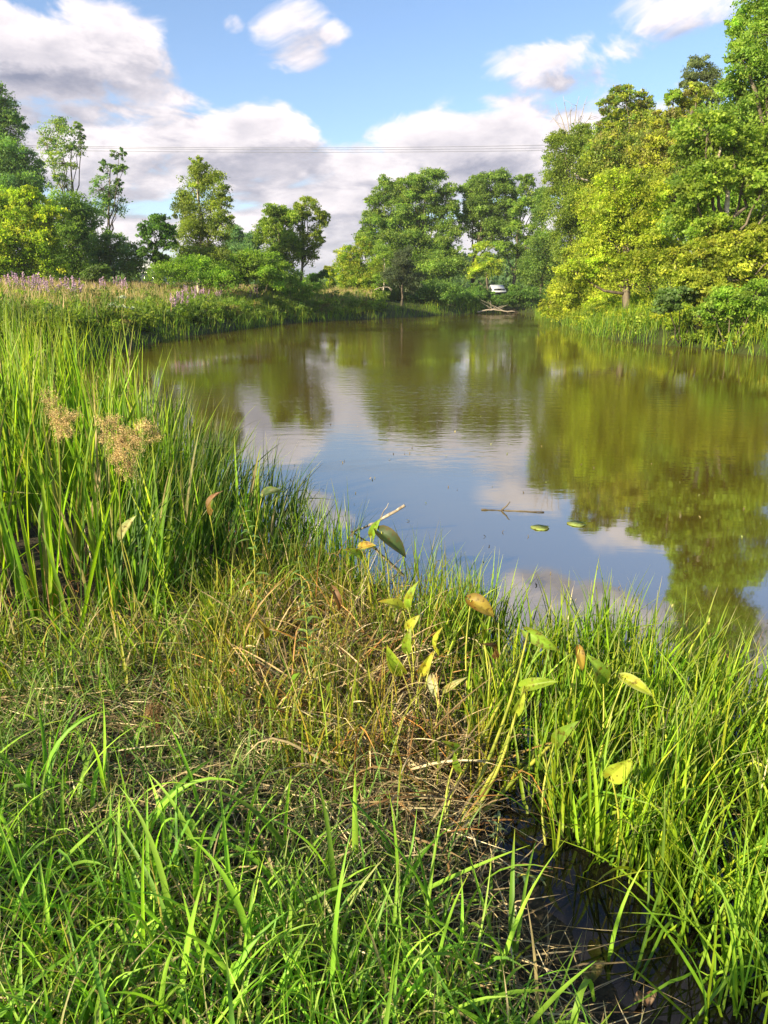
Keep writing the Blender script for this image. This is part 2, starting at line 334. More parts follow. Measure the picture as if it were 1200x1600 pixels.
# ------------------------------------------------------------------ foliage generators
def leaves(acc, Pn, size, C, up=0.35, out=None, aspect=0.5, droop=0.25):
    """one folded diamond per point"""
    n = len(Pn); d = unit(rng.normal(0, 1, (n, 3)) + (0 if out is None else out * 0.9) - np.array([0, 0, droop]))
    nn = unit(rng.normal(0, 0.75, (n, 3)) + np.array([0, 0, up]) + (0 if out is None else out * 0.5))
    s = unit(np.cross(d, nn)); q = np.cross(s, d)
    L_ = (size * rng.uniform(.6, 1.3, n))[:, None]; w = L_ * aspect
    V = np.stack([Pn - d * L_ * .5, Pn + s * w * .5 + q * L_ * .1, Pn + d * L_ * .5, Pn - s * w * .5 + q * L_ * .1], 1).reshape(-1, 3)
    Fq = np.arange(4 * n).reshape(n, 4); acc.add(V, Fq, np.repeat(C, 4, axis=0))
def lobe(acc, wood, c, r, dens, lsize, cols, stringy=0.0, shell=0.55, twig_r=0.02, aspect=0.5, jit=0.1, woody=10, clump=1.0, soft=1.0):
    """a bough: twigs running outward from the lobe's inside to its ragged surface, leaves along each"""
    c = np.asarray(c, float); r = np.asarray(r, float); A = 4 * math.pi * ((r[0] * r[1] + r[0] * r[2] + r[1] * r[2]) / 3)
    n = int(dens * A); per = max(14, int(46 * clump)); nt_ = max(6, n // per)
    u = unit(rng.normal(0, 1, (nt_, 3))); u[:, 2] *= np.where(u[:, 2] < 0, .85, 1); u = unit(u)
    e = c + u * r * rng.uniform(.72, 1.16, (nt_, 1)); s = c + u * r * rng.uniform(.25, shell, (nt_, 1)) + rng.normal(0, .08, (nt_, 3)) * r
    tk = np.repeat(np.arange(nt_), per); t = rng.random(len(tk)) ** .7
    Pn = s[tk] * (1 - t)[:, None] + e[tk] * t[:, None]
    rr = float(np.mean(r)); sc = rr * (0.22 - .10 * stringy) * soft
    Pn = Pn + rng.normal(0, 1, Pn.shape) * sc * (1.05 - .5 * t)[:, None] * np.array([1, 1, .6])
    Pn[:, 2] -= (.12 + .5 * stringy) * rr * t ** 2 * .5
    bc = pal(cols, nt_, jit)
    leaves(acc, Pn, lsize, np.clip(bc[tk] * (1 + rng.normal(0, .13, (len(tk), 1))), .004, .8), out=u[tk], aspect=aspect)
    if wood is not None:
        for k in range(min(woody, nt_)):
            tube(wood, bez(c, e[k] * .85 + c * .15, 0, 4, rr * .03), np.linspace(twig_r, twig_r * .25, 4), 4)
OLIVE = [(.25, .31, .035), (.33, .38, .05), (.40, .42, .06), (.19, .25, .035)]
LIME = [(.18, .31, .03), (.25, .37, .04), (.13, .24, .025)]
GREEN = [(.15, .25, .04), (.22, .33, .05), (.29, .38, .065)]
DARK = [(.10, .19, .045), (.14, .24, .05), (.2, .3, .06)]
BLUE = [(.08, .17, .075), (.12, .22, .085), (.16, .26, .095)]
BROWNISH = [(.19, .18, .07), (.14, .19, .05), (.24, .22, .08)]
YEL = [(.36, .44, .035), (.30, .42, .035), (.44, .47, .055)]
DK = dict(dens=1.3, main=.92, md=1.6)
def tree(name, label, cat, Y, bu, lobes, lsize=.2, dens=90, cols=GREEN, group=None, tr=.16, stringy=0, bark='bark', woody=10, trunk=True, aspect=.5, clump=1.0, shell=.55, twig=.02, crown_name='crown', lean=0.0, seedtop=None):
    b = at(bu, 462, Y); bx, by = b[0], Y; bz = float(terrain(bx, by)) - .05
    root = empty(name, (bx, by, bz), label, cat, group)
    wood, crown = Acc(), Acc(); limb = Acc() if bark == 'pale_bark' and trunk else wood
    L3 = []
    for lb in lobes:
        u, v, ru, rv = lb[:4]; dY = lb[4] if len(lb) > 4 else rng.uniform(-.6, .6); cc = lb[5] if len(lb) > 5 else cols
        p = at(u, v, Y + dY); k = (Y + dY) / F; L3.append((p, np.array([ru * k, max(ru * k * .9, .3), rv * k]), cc))
    top = max(L3, key=lambda q: q[0][2])[0]
    tp = np.array([bx * .35 + top[0] * .65, by * .5 + top[1] * .5, bz + (top[2] - bz) * .93])
    tpts = bez((bx, by, bz), tp, 0, 9, tr * .5); tpts[0] = (bx, by, bz)
    tz = tpts[:, 2]
    if trunk: tube(wood, tpts, np.linspace(tr, tr * .22, 9) * np.array([1.35] + [1] * 8), 8)
    for (p, r, cc) in L3:
        if True:
            zt = min(max(bz + (p[2] - bz) * .55, bz + .02), tp[2] * .95)
            st = np.array([np.interp(zt, tz, tpts[:, i]) for i in range(3)]) if trunk else np.array([bx, by, bz])
            tube(limb, bez(st, p, -.08 * np.linalg.norm(p - st), 6, .03 * np.linalg.norm(p - st)), np.linspace(tr * .42, tr * .14, 6), 5)
        lobe(crown, limb, p, r * DK['main'], dens * DK['md'], lsize * .82, cc, stringy, shell, twig, aspect, .12, woody, clump)
        ns = 4 if stringy >= .5 else 8
        for _ in range(ns):          # smaller boughs break up the outline and leave gaps
            u = unit(rng.normal(0, 1, 3)); u[2] = abs(u[2]) if rng.random() < .6 else u[2]
            q = p + u * r * rng.uniform(.6, 1.0); f = rng.uniform(.25, .5)
            j = rng.uniform(.8, 1.3)
            lobe(crown, None, q, r * f * np.array([1.1, 1.1, .8]), dens * DK['dens'] * 1.35, lsize * .82, np.asarray(cc) * j, stringy, .5, twig, aspect, .12, 0, clump * .7, 1.7)
    wood.build('trunk' if trunk else 'stems', MAT[bark], root)
    if limb is not wood: limb.build('limbs', MAT['bark'], root)
    crown.build(crown_name, MAT['tree'], root)
    return root
SHADERS = [(-6.0, -1.6, 2.2, 1.4), (-4.8, -2.0, 2.3, 1.4), (-3.6, -2.5, 2.5, 1.4), (-2.4, -2.9, 2.6, 1.3), (-1.2, -3.2, 2.6, 1.3)]

# ------------------------------------------------------------------ trees on the left bank
GL = 'trees on the left bank'; GC = 'trees at the far end of the pond'; GR = 'trees on the right bank'
tree('tall_tree', 'tall dark blue-green tree cut by the left edge of the photo', 'tree', 64, 5,
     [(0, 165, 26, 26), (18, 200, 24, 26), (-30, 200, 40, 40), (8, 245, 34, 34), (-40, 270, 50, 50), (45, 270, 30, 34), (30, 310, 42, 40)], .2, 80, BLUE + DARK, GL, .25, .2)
tree('airy_tree', 'slender airy tree with open light green crown, beside the tall dark tree', 'tree', 58, 112,
     [(92, 205, 30, 24), (118, 232, 20, 16), (72, 225, 18, 18), (98, 255, 26, 20), (100, 292, 22, 22), (125, 205, 10, 10)], .17, 42, BLUE + GREEN, GL, .13, .5, woody=16, clump=.7)
tree('airy_tree', 'thin leaning tree with sparse upper crown open to the clouds, left of the oval tree', 'tree', 56, 165,
     [(186, 240, 13, 10), (192, 268, 13, 11), (168, 258, 13, 12), (160, 295, 22, 20), (180, 322, 22, 20), (150, 330, 22, 24), (186, 292, 11, 10)], .17, 44, BLUE + DARK, GL, .11, .5, woody=16, clump=.7)
tree('bushy_tree', 'bright yellow-green bushy tree at the left edge above the meadow', 'tree', 46, 35,
     [(10, 330, 38, 34), (48, 318, 26, 22), (75, 345, 26, 28), (25, 375, 50, 45), (70, 400, 34, 36), (-25, 380, 40, 60), (20, 415, 60, 30)], .2, 85, LIME + YEL, GL, .14, .15, clump=1.2)
tree('rounded_tree', 'dense dark green rounded tree behind the yellow-green bushy tree', 'tree', 52, 118,
     [(100, 335, 34, 30), (128, 350, 22, 30), (95, 380, 40, 40), (130, 395, 28, 40), (110, 420, 45, 30)], .18, 95, DARK, GL, .16)
tree('spreading_shrub', 'low blue-green spreading shrub between dark rounded tree and small bright tree', 'shrub', 50, 180,
     [(172, 385, 26, 24), (200, 400, 22, 22), (155, 405, 22, 24), (188, 420, 34, 20)], .16, 90, BLUE + DARK, 'shrubs on the left bank', .1, trunk=False)
tree('young_tree', 'small bright green tree with feathery boughs, left of the oval tree', 'tree', 47, 250,
     [(240, 352, 24, 17), (225, 375, 14, 14), (262, 372, 20, 16), (238, 395, 18, 14), (255, 412, 18, 14)], .17, 95, [(.08, .16, .03), (.12, .22, .035), (.06, .12, .03)], GL, .1, .3)
tree('oval_tree', 'tall oval yellow-green tree standing alone above the left bank', 'tree', 50, 310,
     [(312, 268, 20, 20), (300, 300, 26, 28), (334, 295, 26, 30), (348, 320, 16, 16), (285, 320, 16, 20), (316, 335, 34, 30), (345, 350, 22, 22), (300, 370, 30, 26), (330, 378, 32, 26), (322, 402, 42, 24)], .15, 85, [(.2, .26, .05), (.27, .32, .06), (.15, .21, .04)], GL, .15, .25, bark='pale_bark', woody=12)
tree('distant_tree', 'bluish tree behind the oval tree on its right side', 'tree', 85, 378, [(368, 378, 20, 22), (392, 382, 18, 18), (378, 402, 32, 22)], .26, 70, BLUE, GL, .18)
tree('ivy_covered_tree', 'dark ivy-wrapped column of foliage left half of the twin crown', 'tree', 56, 440,
     [(432, 338, 20, 22), (448, 350, 18, 24), (425, 372, 22, 26), (450, 388, 24, 28), (434, 408, 28, 24), (420, 350, 12, 18, 0, LIME)], .16, 160, DARK + GREEN, GL, .14, .3)
tree('yellow_green_tree', 'yellow-green tree with hanging sprays, right half of the twin crown', 'tree', 57, 470,
     [(482, 322, 22, 16), (498, 345, 15, 18), (470, 340, 14, 18), (484, 368, 20, 18), (476, 395, 22, 20), (500, 372, 8, 12)], .16, 140, [(.2, .27, .04), (.27, .34, .045), (.13, .2, .035)], GL, .12, .6)
tree('vine_covered_shrub', 'mound of bright vine-covered shrub in front of the bluish distant tree', 'shrub', 50, 400, [(398, 408, 34, 16), (380, 425, 30, 22), (425, 428, 30, 20), (355, 425, 30, 22)], .17, 95, GREEN + LIME, 'shrubs on the left bank', .08, trunk=False)
tree('rounded_shrub', 'green shrub under the oval tree on the left bank', 'shrub', 46, 300, [(290, 420, 40, 20), (325, 425, 36, 24), (262, 428, 34, 18), (350, 440, 30, 18)], .15, 80, LIME + GREEN, 'shrubs on the left bank', .08, trunk=False)
tree('rounded_shrub', 'small round near-black shrub right of the twin crowned trees', 'shrub', 60, 490, [(490, 440, 14, 14), (505, 432, 8, 8)], .16, 100, DARK, 'shrubs on the left bank', .06, trunk=False)
tree('young_tree', 'small yellow-lit sapling in the gap under the open sky', 'tree', 72, 516, [(515, 428, 9, 14), (516, 446, 10, 10)], .2, 90, YEL, GL, .06)
tree('rounded_shrub', 'mid-green shrub below the twin crowned trees beside the meadow', 'shrub', 52, 455, [(450, 445, 30, 18), (475, 455, 28, 14), (420, 448, 24, 16)], .15, 95, GREEN, 'shrubs on the left bank', .06, trunk=False)
tree('rounded_shrub', 'pale-leaved bush left of the small bright feathery tree', 'shrub', 42, 155, [(155, 425, 18, 13), (140, 432, 12, 9)], .17, 80, [(.14, .2, .07), (.1, .16, .04)], 'shrubs on the left bank', .05, trunk=False)
# ------------------------------------------------------------------ far end of the pond
tree('broad_tree', 'largest broad green tree at the far end, right behind the white-stemmed birch', 'tree', 82, 655,
     [(668, 282, 26, 18), (640, 292, 24, 16), (608, 296, 22, 16), (700, 305, 16, 18), (592, 318, 20, 16), (630, 320, 26, 18), (668, 318, 24, 18), (700, 335, 20, 18), (584, 345, 22, 18), (620, 350, 28, 20), (660, 352, 28, 22), (698, 368, 22, 22), (600, 378, 34, 22), (642, 385, 34, 24), (684, 395, 32, 26), (575, 370, 18, 16), (620, 410, 38, 24), (668, 420, 44, 26), (706, 415, 22, 24)], .24, 62, [(.13, .22, .045), (.18, .28, .05), (.24, .32, .065)], GC, .28, .25, woody=12)
tree('olive_bush', 'yellowish olive bush at the left end of the far trees', 'shrub', 72, 560, [(550, 400, 20, 18), (568, 388, 16, 18), (545, 425, 24, 22), (575, 425, 26, 26), (560, 450, 34, 18)], .2, 90, OLIVE + LIME, GC, .1)
tree('white_stemmed_birch', 'slim birch with a thin straight white trunk at the far end', 'tree', 70, 600, [(600, 398, 18, 16), (608, 425, 16, 14), (592, 440, 15, 14)], .18, 40, GREEN, GC, .09, bark='pale_bark')
tree('grey_green_willow', 'soft grey-green willow bush low at the water at the far end', 'shrub', 68, 628, [(632, 410, 20, 20), (622, 432, 24, 20), (645, 440, 20, 18)], .17, 95, [(.07, .1, .055), (.1, .13, .07)], GC, .1)
tree('dark_undergrowth', 'dark bush at the waterline beneath the largest far tree', 'shrub', 75, 640, [(600, 460, 32, 18), (640, 462, 34, 20), (680, 458, 34, 22), (715, 468, 28, 16)], .2, 90, DARK, GC, .1, trunk=False)
tree('tall_round_tree', 'tall rounded tree with a straight dark bare trunk, right of the largest far tree', 'tree', 84, 733,
     [(768, 285, 26, 18), (742, 300, 22, 22), (790, 300, 20, 20), (755, 328, 30, 22), (790, 335, 26, 24), (735, 345, 18, 22), (770, 365, 34, 20)], .25, 70, [(.12, .2, .045), (.17, .26, .05)], GC, .26, .15, woody=12)
tree('forked_tree', 'open forked tree letting sky through between dark limbs, beside the right bank', 'tree', 82, 800,
     [(822, 292, 16, 18), (838, 315, 14, 18), (812, 325, 18, 16), (838, 350, 16, 18), (808, 360, 20, 16), (825, 388, 24, 18), (790, 392, 18, 16)], .24, 52, DARK + GREEN, GC, .2, .3, woody=16)
tree('leaning_tree', 'leaning dark tree at the water in the far right corner', 'tree', 78, 845, [(848, 330, 18, 30), (845, 390, 24, 30), (832, 425, 26, 22), (860, 430, 24, 30)], .22, 75, DARK, GC, .18)
tree('slender_tree', 'narrow dark-trunked tree between the two tallest far trees', 'tree', 80, 762, [(755, 395, 16, 16), (765, 420, 20, 16), (738, 425, 16, 14)], .2, 55, GREEN + YEL, GC, .12)
tree('dark_undergrowth', 'dark low bush under the forked tree in the far right corner', 'shrub', 78, 810, [(740, 468, 26, 14), (780, 470, 20, 9), (746, 455, 14, 12), (806, 456, 14, 12), (768, 463, 10, 8), (828, 462, 28, 16), (858, 462, 26, 20), (800, 470, 14, 10)], .2, 90, DARK, GC, .1, trunk=False)
# ------------------------------------------------------------------ right bank
DK.update(dens=1.7, main=1.1, md=2.1); TREE_GAIN = 1.22
tree('shore_tree', 'olive green tree nearest the far corner, first of the right bank', 'tree', 52, 905,
     [(880, 235, 22, 26), (905, 215, 20, 20), (868, 275, 20, 30), (905, 265, 34, 34), (878, 325, 28, 34), (915, 330, 32, 34), (888, 380, 26, 30), (930, 225, 20, 26)], .16, 95, [(.18, .24, .04), (.14, .2, .04), (.23, .28, .05)], GR, .22, .2)
tree('bare_dead_tree', 'leafless grey dead tree top poking out above the right bank trees', 'tree', 56, 893, [(888, 190, 4, 4), (912, 186, 4, 4)], .05, .01, BROWNISH, GR, .12) if False else None
tree('shaggy_tree', 'brownish dark-topped tree with ragged sprays against the blue sky', 'tree', 44, 985,
     [(975, 148, 20, 14), (1002, 160, 18, 14), (952, 165, 16, 12), (985, 185, 34, 20), (958, 200, 18, 16), (1010, 195, 22, 20), (980, 225, 40, 28), (955, 240, 34, 26), (1005, 250, 40, 28)], .17, 60, OLIVE + BROWNISH + DARK, GR, .11, .3, bark='bark', woody=10, clump=.7)
tree('hazel_tree', 'dull olive-brown tree between the ragged tree and the leafy giant', 'tree', 38, 1050,
     [(1045, 200, 26, 24), (1020, 235, 30, 24), (1070, 180, 22, 24), (1060, 230, 34, 30), (1030, 275, 34, 30), (1088, 145, 16, 14), (1052, 155, 12, 12, 0, GREEN)], .16, 80, BROWNISH + OLIVE, GR, .2, .2)
tree('pale_topped_tree', 'thin pale-leaved tree top behind the leafy giant', 'tree', 55, 1095, [(1092, 108, 20, 16), (1078, 128, 14, 12), (1110, 125, 16, 18), (1098, 155, 24, 22)], .17, 55, [(.15, .18, .08), (.12, .15, .06)], GR, .14, .3)
tree('giant_tree', 'tallest tree, leafy giant rising out of the top right corner', 'tree', 29, 1190,
     [(1185, 20, 30, 24), (1165, 55, 26, 26), (1215, 60, 50, 50), (1160, 95, 24, 28), (1200, 115, 44, 40), (1150, 145, 28, 30), (1245, 150, 60, 60), (1190, 175, 50, 40), (1260, 250, 60, 60), (1255, 0, 50, 50), (1215, -40, 44, 40), (1270, -70, 60, 60), (1225, -110, 40, 40)], .14, 85, [(.15, .25, .045), (.2, .3, .05), (.26, .34, .06)], GR, .3, .15, bark='pale_bark')
tree('big_leaved_tree', 'bright big-leaved green tree in front of the leafy giant with white trunk showing', 'tree', 26.5, 1146,
     [(1105, 205, 34, 30), (1090, 245, 30, 26), (1145, 225, 34, 34), (1110, 275, 40, 26), (1165, 270, 34, 26), (1085, 300, 28, 22), (1195, 235, 30, 40), (1190, 300, 24, 26), (1195, 355, 30, 32), (1225, 300, 40, 60), (1110, 355, 30, 24), (1080, 335, 28, 22)], .145, 80, [(.14, .24, .035), (.19, .29, .04), (.24, .33, .045)], GR, .17, .1, bark='pale_bark', aspect=.6)
tree('overhanging_tree', 'sunlit yellow-olive tree whose boughs hang over the right shore', 'tree', 36, 985,
     [(960, 290, 34, 26), (990, 325, 36, 30), (940, 335, 34, 28), (1020, 300, 30, 26), (960, 375, 40, 28), (1010, 370, 40, 30), (925, 390, 28, 22), (1045, 345, 26, 30), (900, 425, 30, 24), (950, 420, 38, 26), (1000, 420, 40, 28), (1048, 400, 34, 26)], .15, 100, OLIVE + YEL, GR, .2, .2, clump=1.1)
tree('drooping_shrub', 'yellow-olive shrub drooping to the water at the right shore tip', 'shrub', 46, 900,
     [(880, 455, 26, 22), (910, 460, 30, 22), (860, 480, 16, 14), (890, 485, 28, 16), (925, 480, 26, 20), (955, 462, 30, 24)], .15, 100, YEL + OLIVE, GR, .1, trunk=False, stringy=.2)
tree('spreading_thicket', 'olive thicket with dark twiggy gaps below the big-leaved tree', 'shrub', 26, 1090,
     [(1060, 440, 30, 22), (1100, 400, 34, 22), (1090, 440, 36, 22), (1135, 420, 32, 26), (1170, 400, 34, 22), (1150, 380, 30, 18), (1185, 430, 30, 26), (1220, 400, 40, 40), (1120, 375, 26, 20), (1060, 410, 30, 22), (1175, 375, 26, 20), (1140, 400, 30, 22), (1110, 455, 36, 20), (1160, 455, 36, 20)], .14, 85, OLIVE, GR, .12, .2, woody=14)
tree('leafy_shrub', 'pale green leafy shrub behind the grassy right shore', 'shrub', 25.5, 1075, [(1060, 462, 26, 14), (1090, 460, 24, 14), (1045, 475, 20, 12)], .15, 90, [(.13, .2, .07), (.1, .17, .04)], GR, .06, trunk=False)
tree('leafy_shrub', 'rounded green shrub at the right edge above the shore grass', 'shrub', 24, 1150, [(1140, 468, 34, 20), (1180, 462, 30, 24), (1110, 488, 26, 18), (1165, 495, 36, 22), (1210, 480, 34, 34)], .13, 90, LIME + GREEN, GR, .06, trunk=False)
tree('leafy_shrub', 'dark-hollowed green shrub low at the shore between grass tufts', 'shrub', 30, 1095, [(1085, 492, 20, 14), (1110, 505, 18, 13)], .13, 90, LIME, GR, .05, trunk=False)
tree('leafy_shrub', 'low yellow-green shrub under the overhanging boughs at mid shore', 'shrub', 37, 985, [(975, 480, 30, 16), (1015, 478, 30, 18), (1000, 495, 30, 12)], .14, 90, LIME + YEL, GR, .05, trunk=False)

tree('back_row_tree', 'green tree filling in behind the overhanging yellow-olive tree', 'tree', 52, 1010, [(960, 260, 40, 36), (1010, 270, 44, 40), (1060, 280, 44, 44), (935, 300, 36, 40), (1040, 330, 50, 40), (985, 350, 50, 40), (920, 410, 40, 36), (1000, 420, 60, 36), (985, 232, 40, 30), (1035, 235, 40, 34), (1070, 200, 36, 34), (1015, 205, 26, 22)], .2, 60, GREEN + OLIVE, GR, .2)
tree('back_row_tree', 'deep green tree filling in behind the big-leaved green tree', 'tree', 33, 1140, [(1110, 210, 44, 40), (1160, 200, 40, 40), (1200, 260, 50, 50), (1130, 280, 50, 50), (1110, 350, 50, 40), (1180, 350, 60, 50), (1130, 420, 60, 36), (1220, 420, 60, 40)], .2, 60, DARK + GREEN, GR, .2)
TREE_GAIN = 1.0
# dead tree: bare branching top
def bare_tree():
    Y = 55; b = at(893, 462, Y); bz = float(terrain(b[0], Y)) - .05
    r = empty('bare_dead_tree', (b[0], Y, bz), 'leafless grey dead tree top poking out above the right bank trees', 'tree', GR)
    tr_, br = Acc(), Acc(); top = at(893, 225, Y)
    tp = bez((b[0], Y, bz), top, 0, 7, .06); tp[0] = (b[0], Y, bz); tube(tr_, tp, np.linspace(.16, .06, 7), 7)
    for (u, v) in [(868, 160), (880, 150), (893, 165), (905, 150), (918, 150), (925, 175), (862, 182), (912, 180), (872, 205)]:
        e = at(u, v, Y + rng.uniform(-1, 1)); q = bez(top - np.array([0, 0, rng.uniform(0, .8)]), e, .1, 6, .07); tube(br, q, np.linspace(.045, .012, 6), 4)
        for k in range(5):
            i = rng.integers(1, 5); d = unit(rng.normal(0, 1, 3) + np.array([0, 0, .7])); tube(br, bez(q[i], q[i] + d * rng.uniform(.4, 1.0), 0, 4, .03), np.linspace(.018, .007, 4), 3)
    tr_.build('trunk', MAT['dead_wood'], r); br.build('branches', MAT['dead_wood'], r)
bare_tree()

# shrubs beside and behind the photographer; they shade the near bank
rng = np.random.default_rng(21)
for i, (x, y, hh, rr) in enumerate(SHADERS):
    bz = float(terrain(x, y)) - .03
    r = empty('tall_shrub', (x, y, bz), 'leafy shrub on the near bank beside the path, standing behind the viewer', 'shrub', 'shrubs behind the viewer')
    w_, c_ = Acc(), Acc()
    for k in range(5):
        a = rng.uniform(0, 6.28); cc = np.array([x + math.cos(a) * rr * .5, y + math.sin(a) * rr * .5, bz + hh * rng.uniform(.3, .8)])
        tube(w_, bez((x, y, bz), cc, 0, 5, .04), np.linspace(.04, .015, 5), 5)
        lobe(c_, w_, cc, (rr * .6, rr * .6, hh * .26), 50, .12, GREEN, .1, woody=6)
    w_.build('stems', MAT['bark'], r); c_.build('crown', MAT['tree'], r)

# ------------------------------------------------------------------ far-off wood beyond the pond
acc = Acc()
for k in range(420):
    a = math.radians(rng.uniform(-40, 40)); R = rng.uniform(125, 200); x, y = R * math.sin(a), R * math.cos(a)
    hh = rng.uniform(3.0, 5.0) * (1 + .3 * math.sin(a * 9))
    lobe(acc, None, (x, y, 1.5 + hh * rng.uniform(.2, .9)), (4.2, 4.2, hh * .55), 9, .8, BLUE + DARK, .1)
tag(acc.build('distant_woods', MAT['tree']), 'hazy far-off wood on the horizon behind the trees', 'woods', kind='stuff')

# ------------------------------------------------------------------ buildings glimpsed through the trees
def house(name, label, u, v0, v1, Y, wu, cat, wall_m, roof_m):
    a = at(u - wu, v1, Y); b = at(u + wu, v0, Y); w = b[0] - a[0]; h = b[2] - a[2]; x0, x1 = a[0], b[0]
    z0 = float(terrain((x0 + x1) / 2, Y)) - .3; zt = b[2]; dpt = 6.0
    r = empty(name, ((x0 + x1) / 2, Y + dpt / 2, z0), label, cat)
    y0, y1 = Y, Y + dpt; V = [(x0, y0, z0), (x1, y0, z0), (x1, y1, z0), (x0, y1, z0), (x0, y0, zt), (x1, y0, zt), (x1, y1, zt), (x0, y1, zt)]
    mesh_obj('wall', V, [(0, 1, 5, 4), (1, 2, 6, 5), (2, 3, 7, 6), (3, 0, 4, 7)], wall_m, r)
    ym = (y0 + y1) / 2; e = .4; rh = .8
    V = [(x0 - e, y0 - e, zt - .1), (x1 + e, y0 - e, zt - .1), (x1 + e, ym, zt + rh), (x0 - e, ym, zt + rh), (x1 + e, y1 + e, zt - .1), (x0 - e, y1 + e, zt - .1)]
    V += [(p[0], p[1], p[2] - .15) for p in V]
    mesh_obj('roof', V, [(0, 1, 2, 3), (3, 2, 4, 5), (7, 6, 9, 8), (8, 9, 11, 10), (0, 6, 7, 1), (5, 4, 10, 11), (0, 3, 9, 6), (3, 5, 11, 9), (1, 7, 8, 2), (2, 8, 10, 4)], roof_m, r)
    for k in (-1, 1):
        cx = (x0 + x1) / 2 + k * w * .26; zc = z0 + (zt - z0) * .6
        q = mesh_obj('window', [(cx - .5, y0 - .05, zc - .6), (cx + .5, y0 - .05, zc - .6), (cx + .5, y0 - .05, zc + .6), (cx - .5, y0 - .05, zc + .6), (cx - .5, y0 + .01, zc - .6), (cx + .5, y0 + .01, zc - .6), (cx + .5, y0 + .01, zc + .6), (cx - .5, y0 + .01, zc + .6)],
                     [(0, 1, 2, 3), (0, 4, 5, 1), (3, 2, 6, 7), (0, 3, 7, 4), (1, 5, 6, 2)], MAT['glass'], r)
house('white_building', 'white building glimpsed between the far tree trunks', 780, 454, 470, 112, 6, 'building', MAT['white_wall'], MAT['roof'])
house('grey_roofed_shed', 'low shed with pale grey roof peeking over bushes on the left bank', 234, 416, 440, 80, 12, 'building', MAT['white_wall'], MAT['roof'])

# ------------------------------------------------------------------ overhead wires
for (v0, vm, v1, lab) in [(224, 231, 223, 'uppermost of the three overhead wires across the sky'), (226, 234, 228, 'middle one of the three overhead wires across the sky'), (231, 238, 232, 'lowest of the three overhead wires across the sky')]:
    a, m_, b = at(-120, v0, 66), at(440, vm, 62), at(1010, v1, 58)
    t = np.linspace(0, 1, 40)[:, None]; p = a * (1 - t) ** 2 + (2 * m_ - .5 * a - .5 * b) * 2 * t * (1 - t) + b * t ** 2
    ac = Acc(); tube(ac, p, .015, 5); tag(ac.build('overhead_wire', MAT['wire']), lab, 'wire', 'overhead wires')

# thin summer air between the camera and the far trees
def haze():
    m, t = new_mat('haze_air'); N = t.nodes.new; v = N('ShaderNodeVolumePrincipled'); v.inputs['Color'].default_value = (.82, .9, 1, 1); v.inputs['Density'].default_value = HAZE; v.inputs['Anisotropy'].default_value = .2
    o = N('ShaderNodeOutputMaterial'); t.links.new(v.outputs[0], o.inputs['Volume'])
    x, y0, y1, z0, z1 = 1000, -200, 1900, -4, 45
    V = [(-x, y0, z0), (x, y0, z0), (x, y1, z0), (-x, y1, z0), (-x, y0, z1), (x, y0, z1), (x, y1, z1), (-x, y1, z1)]
    tag(mesh_obj('haze', V, [(3, 2, 1, 0), (4, 5, 6, 7), (0, 1, 5, 4), (1, 2, 6, 5), (2, 3, 7, 6), (3, 0, 4, 7)], m), 'thin pale haze over the pond and trees', 'haze', kind='stuff')
HAZE = .00035
haze()
rng = np.random.default_rng(33)
# ------------------------------------------------------------------ grass and reed generators
def inpoly(x, y, poly):
    ins = np.zeros(x.shape, bool)
    for i in range(len(poly)):
        a, b = poly[i - 1], poly[i]; c = (a[1] > y) != (b[1] > y)
        ins ^= c & (x < (b[0] - a[0]) * (y - a[1]) / ((b[1] - a[1]) or 1e-9) + a[0])
    return ins
HOLES = [np.array([gnd(u, v)[:2] for u, v in pl]) for pl in ([(700, 1300), (830, 1290), (960, 1370), (1060, 1420), (1060, 1560), (1040, 1700), (960, 1720), (880, 1560), (800, 1440), (740, 1370)], [(660, 1060), (745, 1050), (770, 1110), (730, 1180), (665, 1140)])]
def scatter(px, n, clump=0, cr=.12, land=None, keep=.8):
    """n ground points spread evenly inside a polygon given by ground sight lines, optionally in tussocks"""
    poly = np.array([gnd(u, v)[:2] for u, v in px]); lo, hi = poly.min(0), poly.max(0); out = []; c = 0
    cen = None
    if clump:
        cx = rng.uniform(lo, hi, (clump * 4, 2)); cx = cx[inpoly(cx[:, 0], cx[:, 1], poly)][:clump]; cen = cx
    while c < n:
        if clump: q = cen[rng.integers(0, len(cen), n)] + rng.normal(0, cr, (n, 2))
        else: q = rng.uniform(lo, hi, (n * 3, 2))
        q = q[inpoly(q[:, 0], q[:, 1], poly)]; out.append(q); c += len(q)
        if not len(q): break
    q = np.concatenate(out)[:n]
    for hole in HOLES:
        if len(q): q = q[~(inpoly(q[:, 0], q[:, 1], hole) & (rng.random(len(q)) < keep))]
    if land is not None: q = q[sdist(q[:, 0], q[:, 1]) > land]
    return q
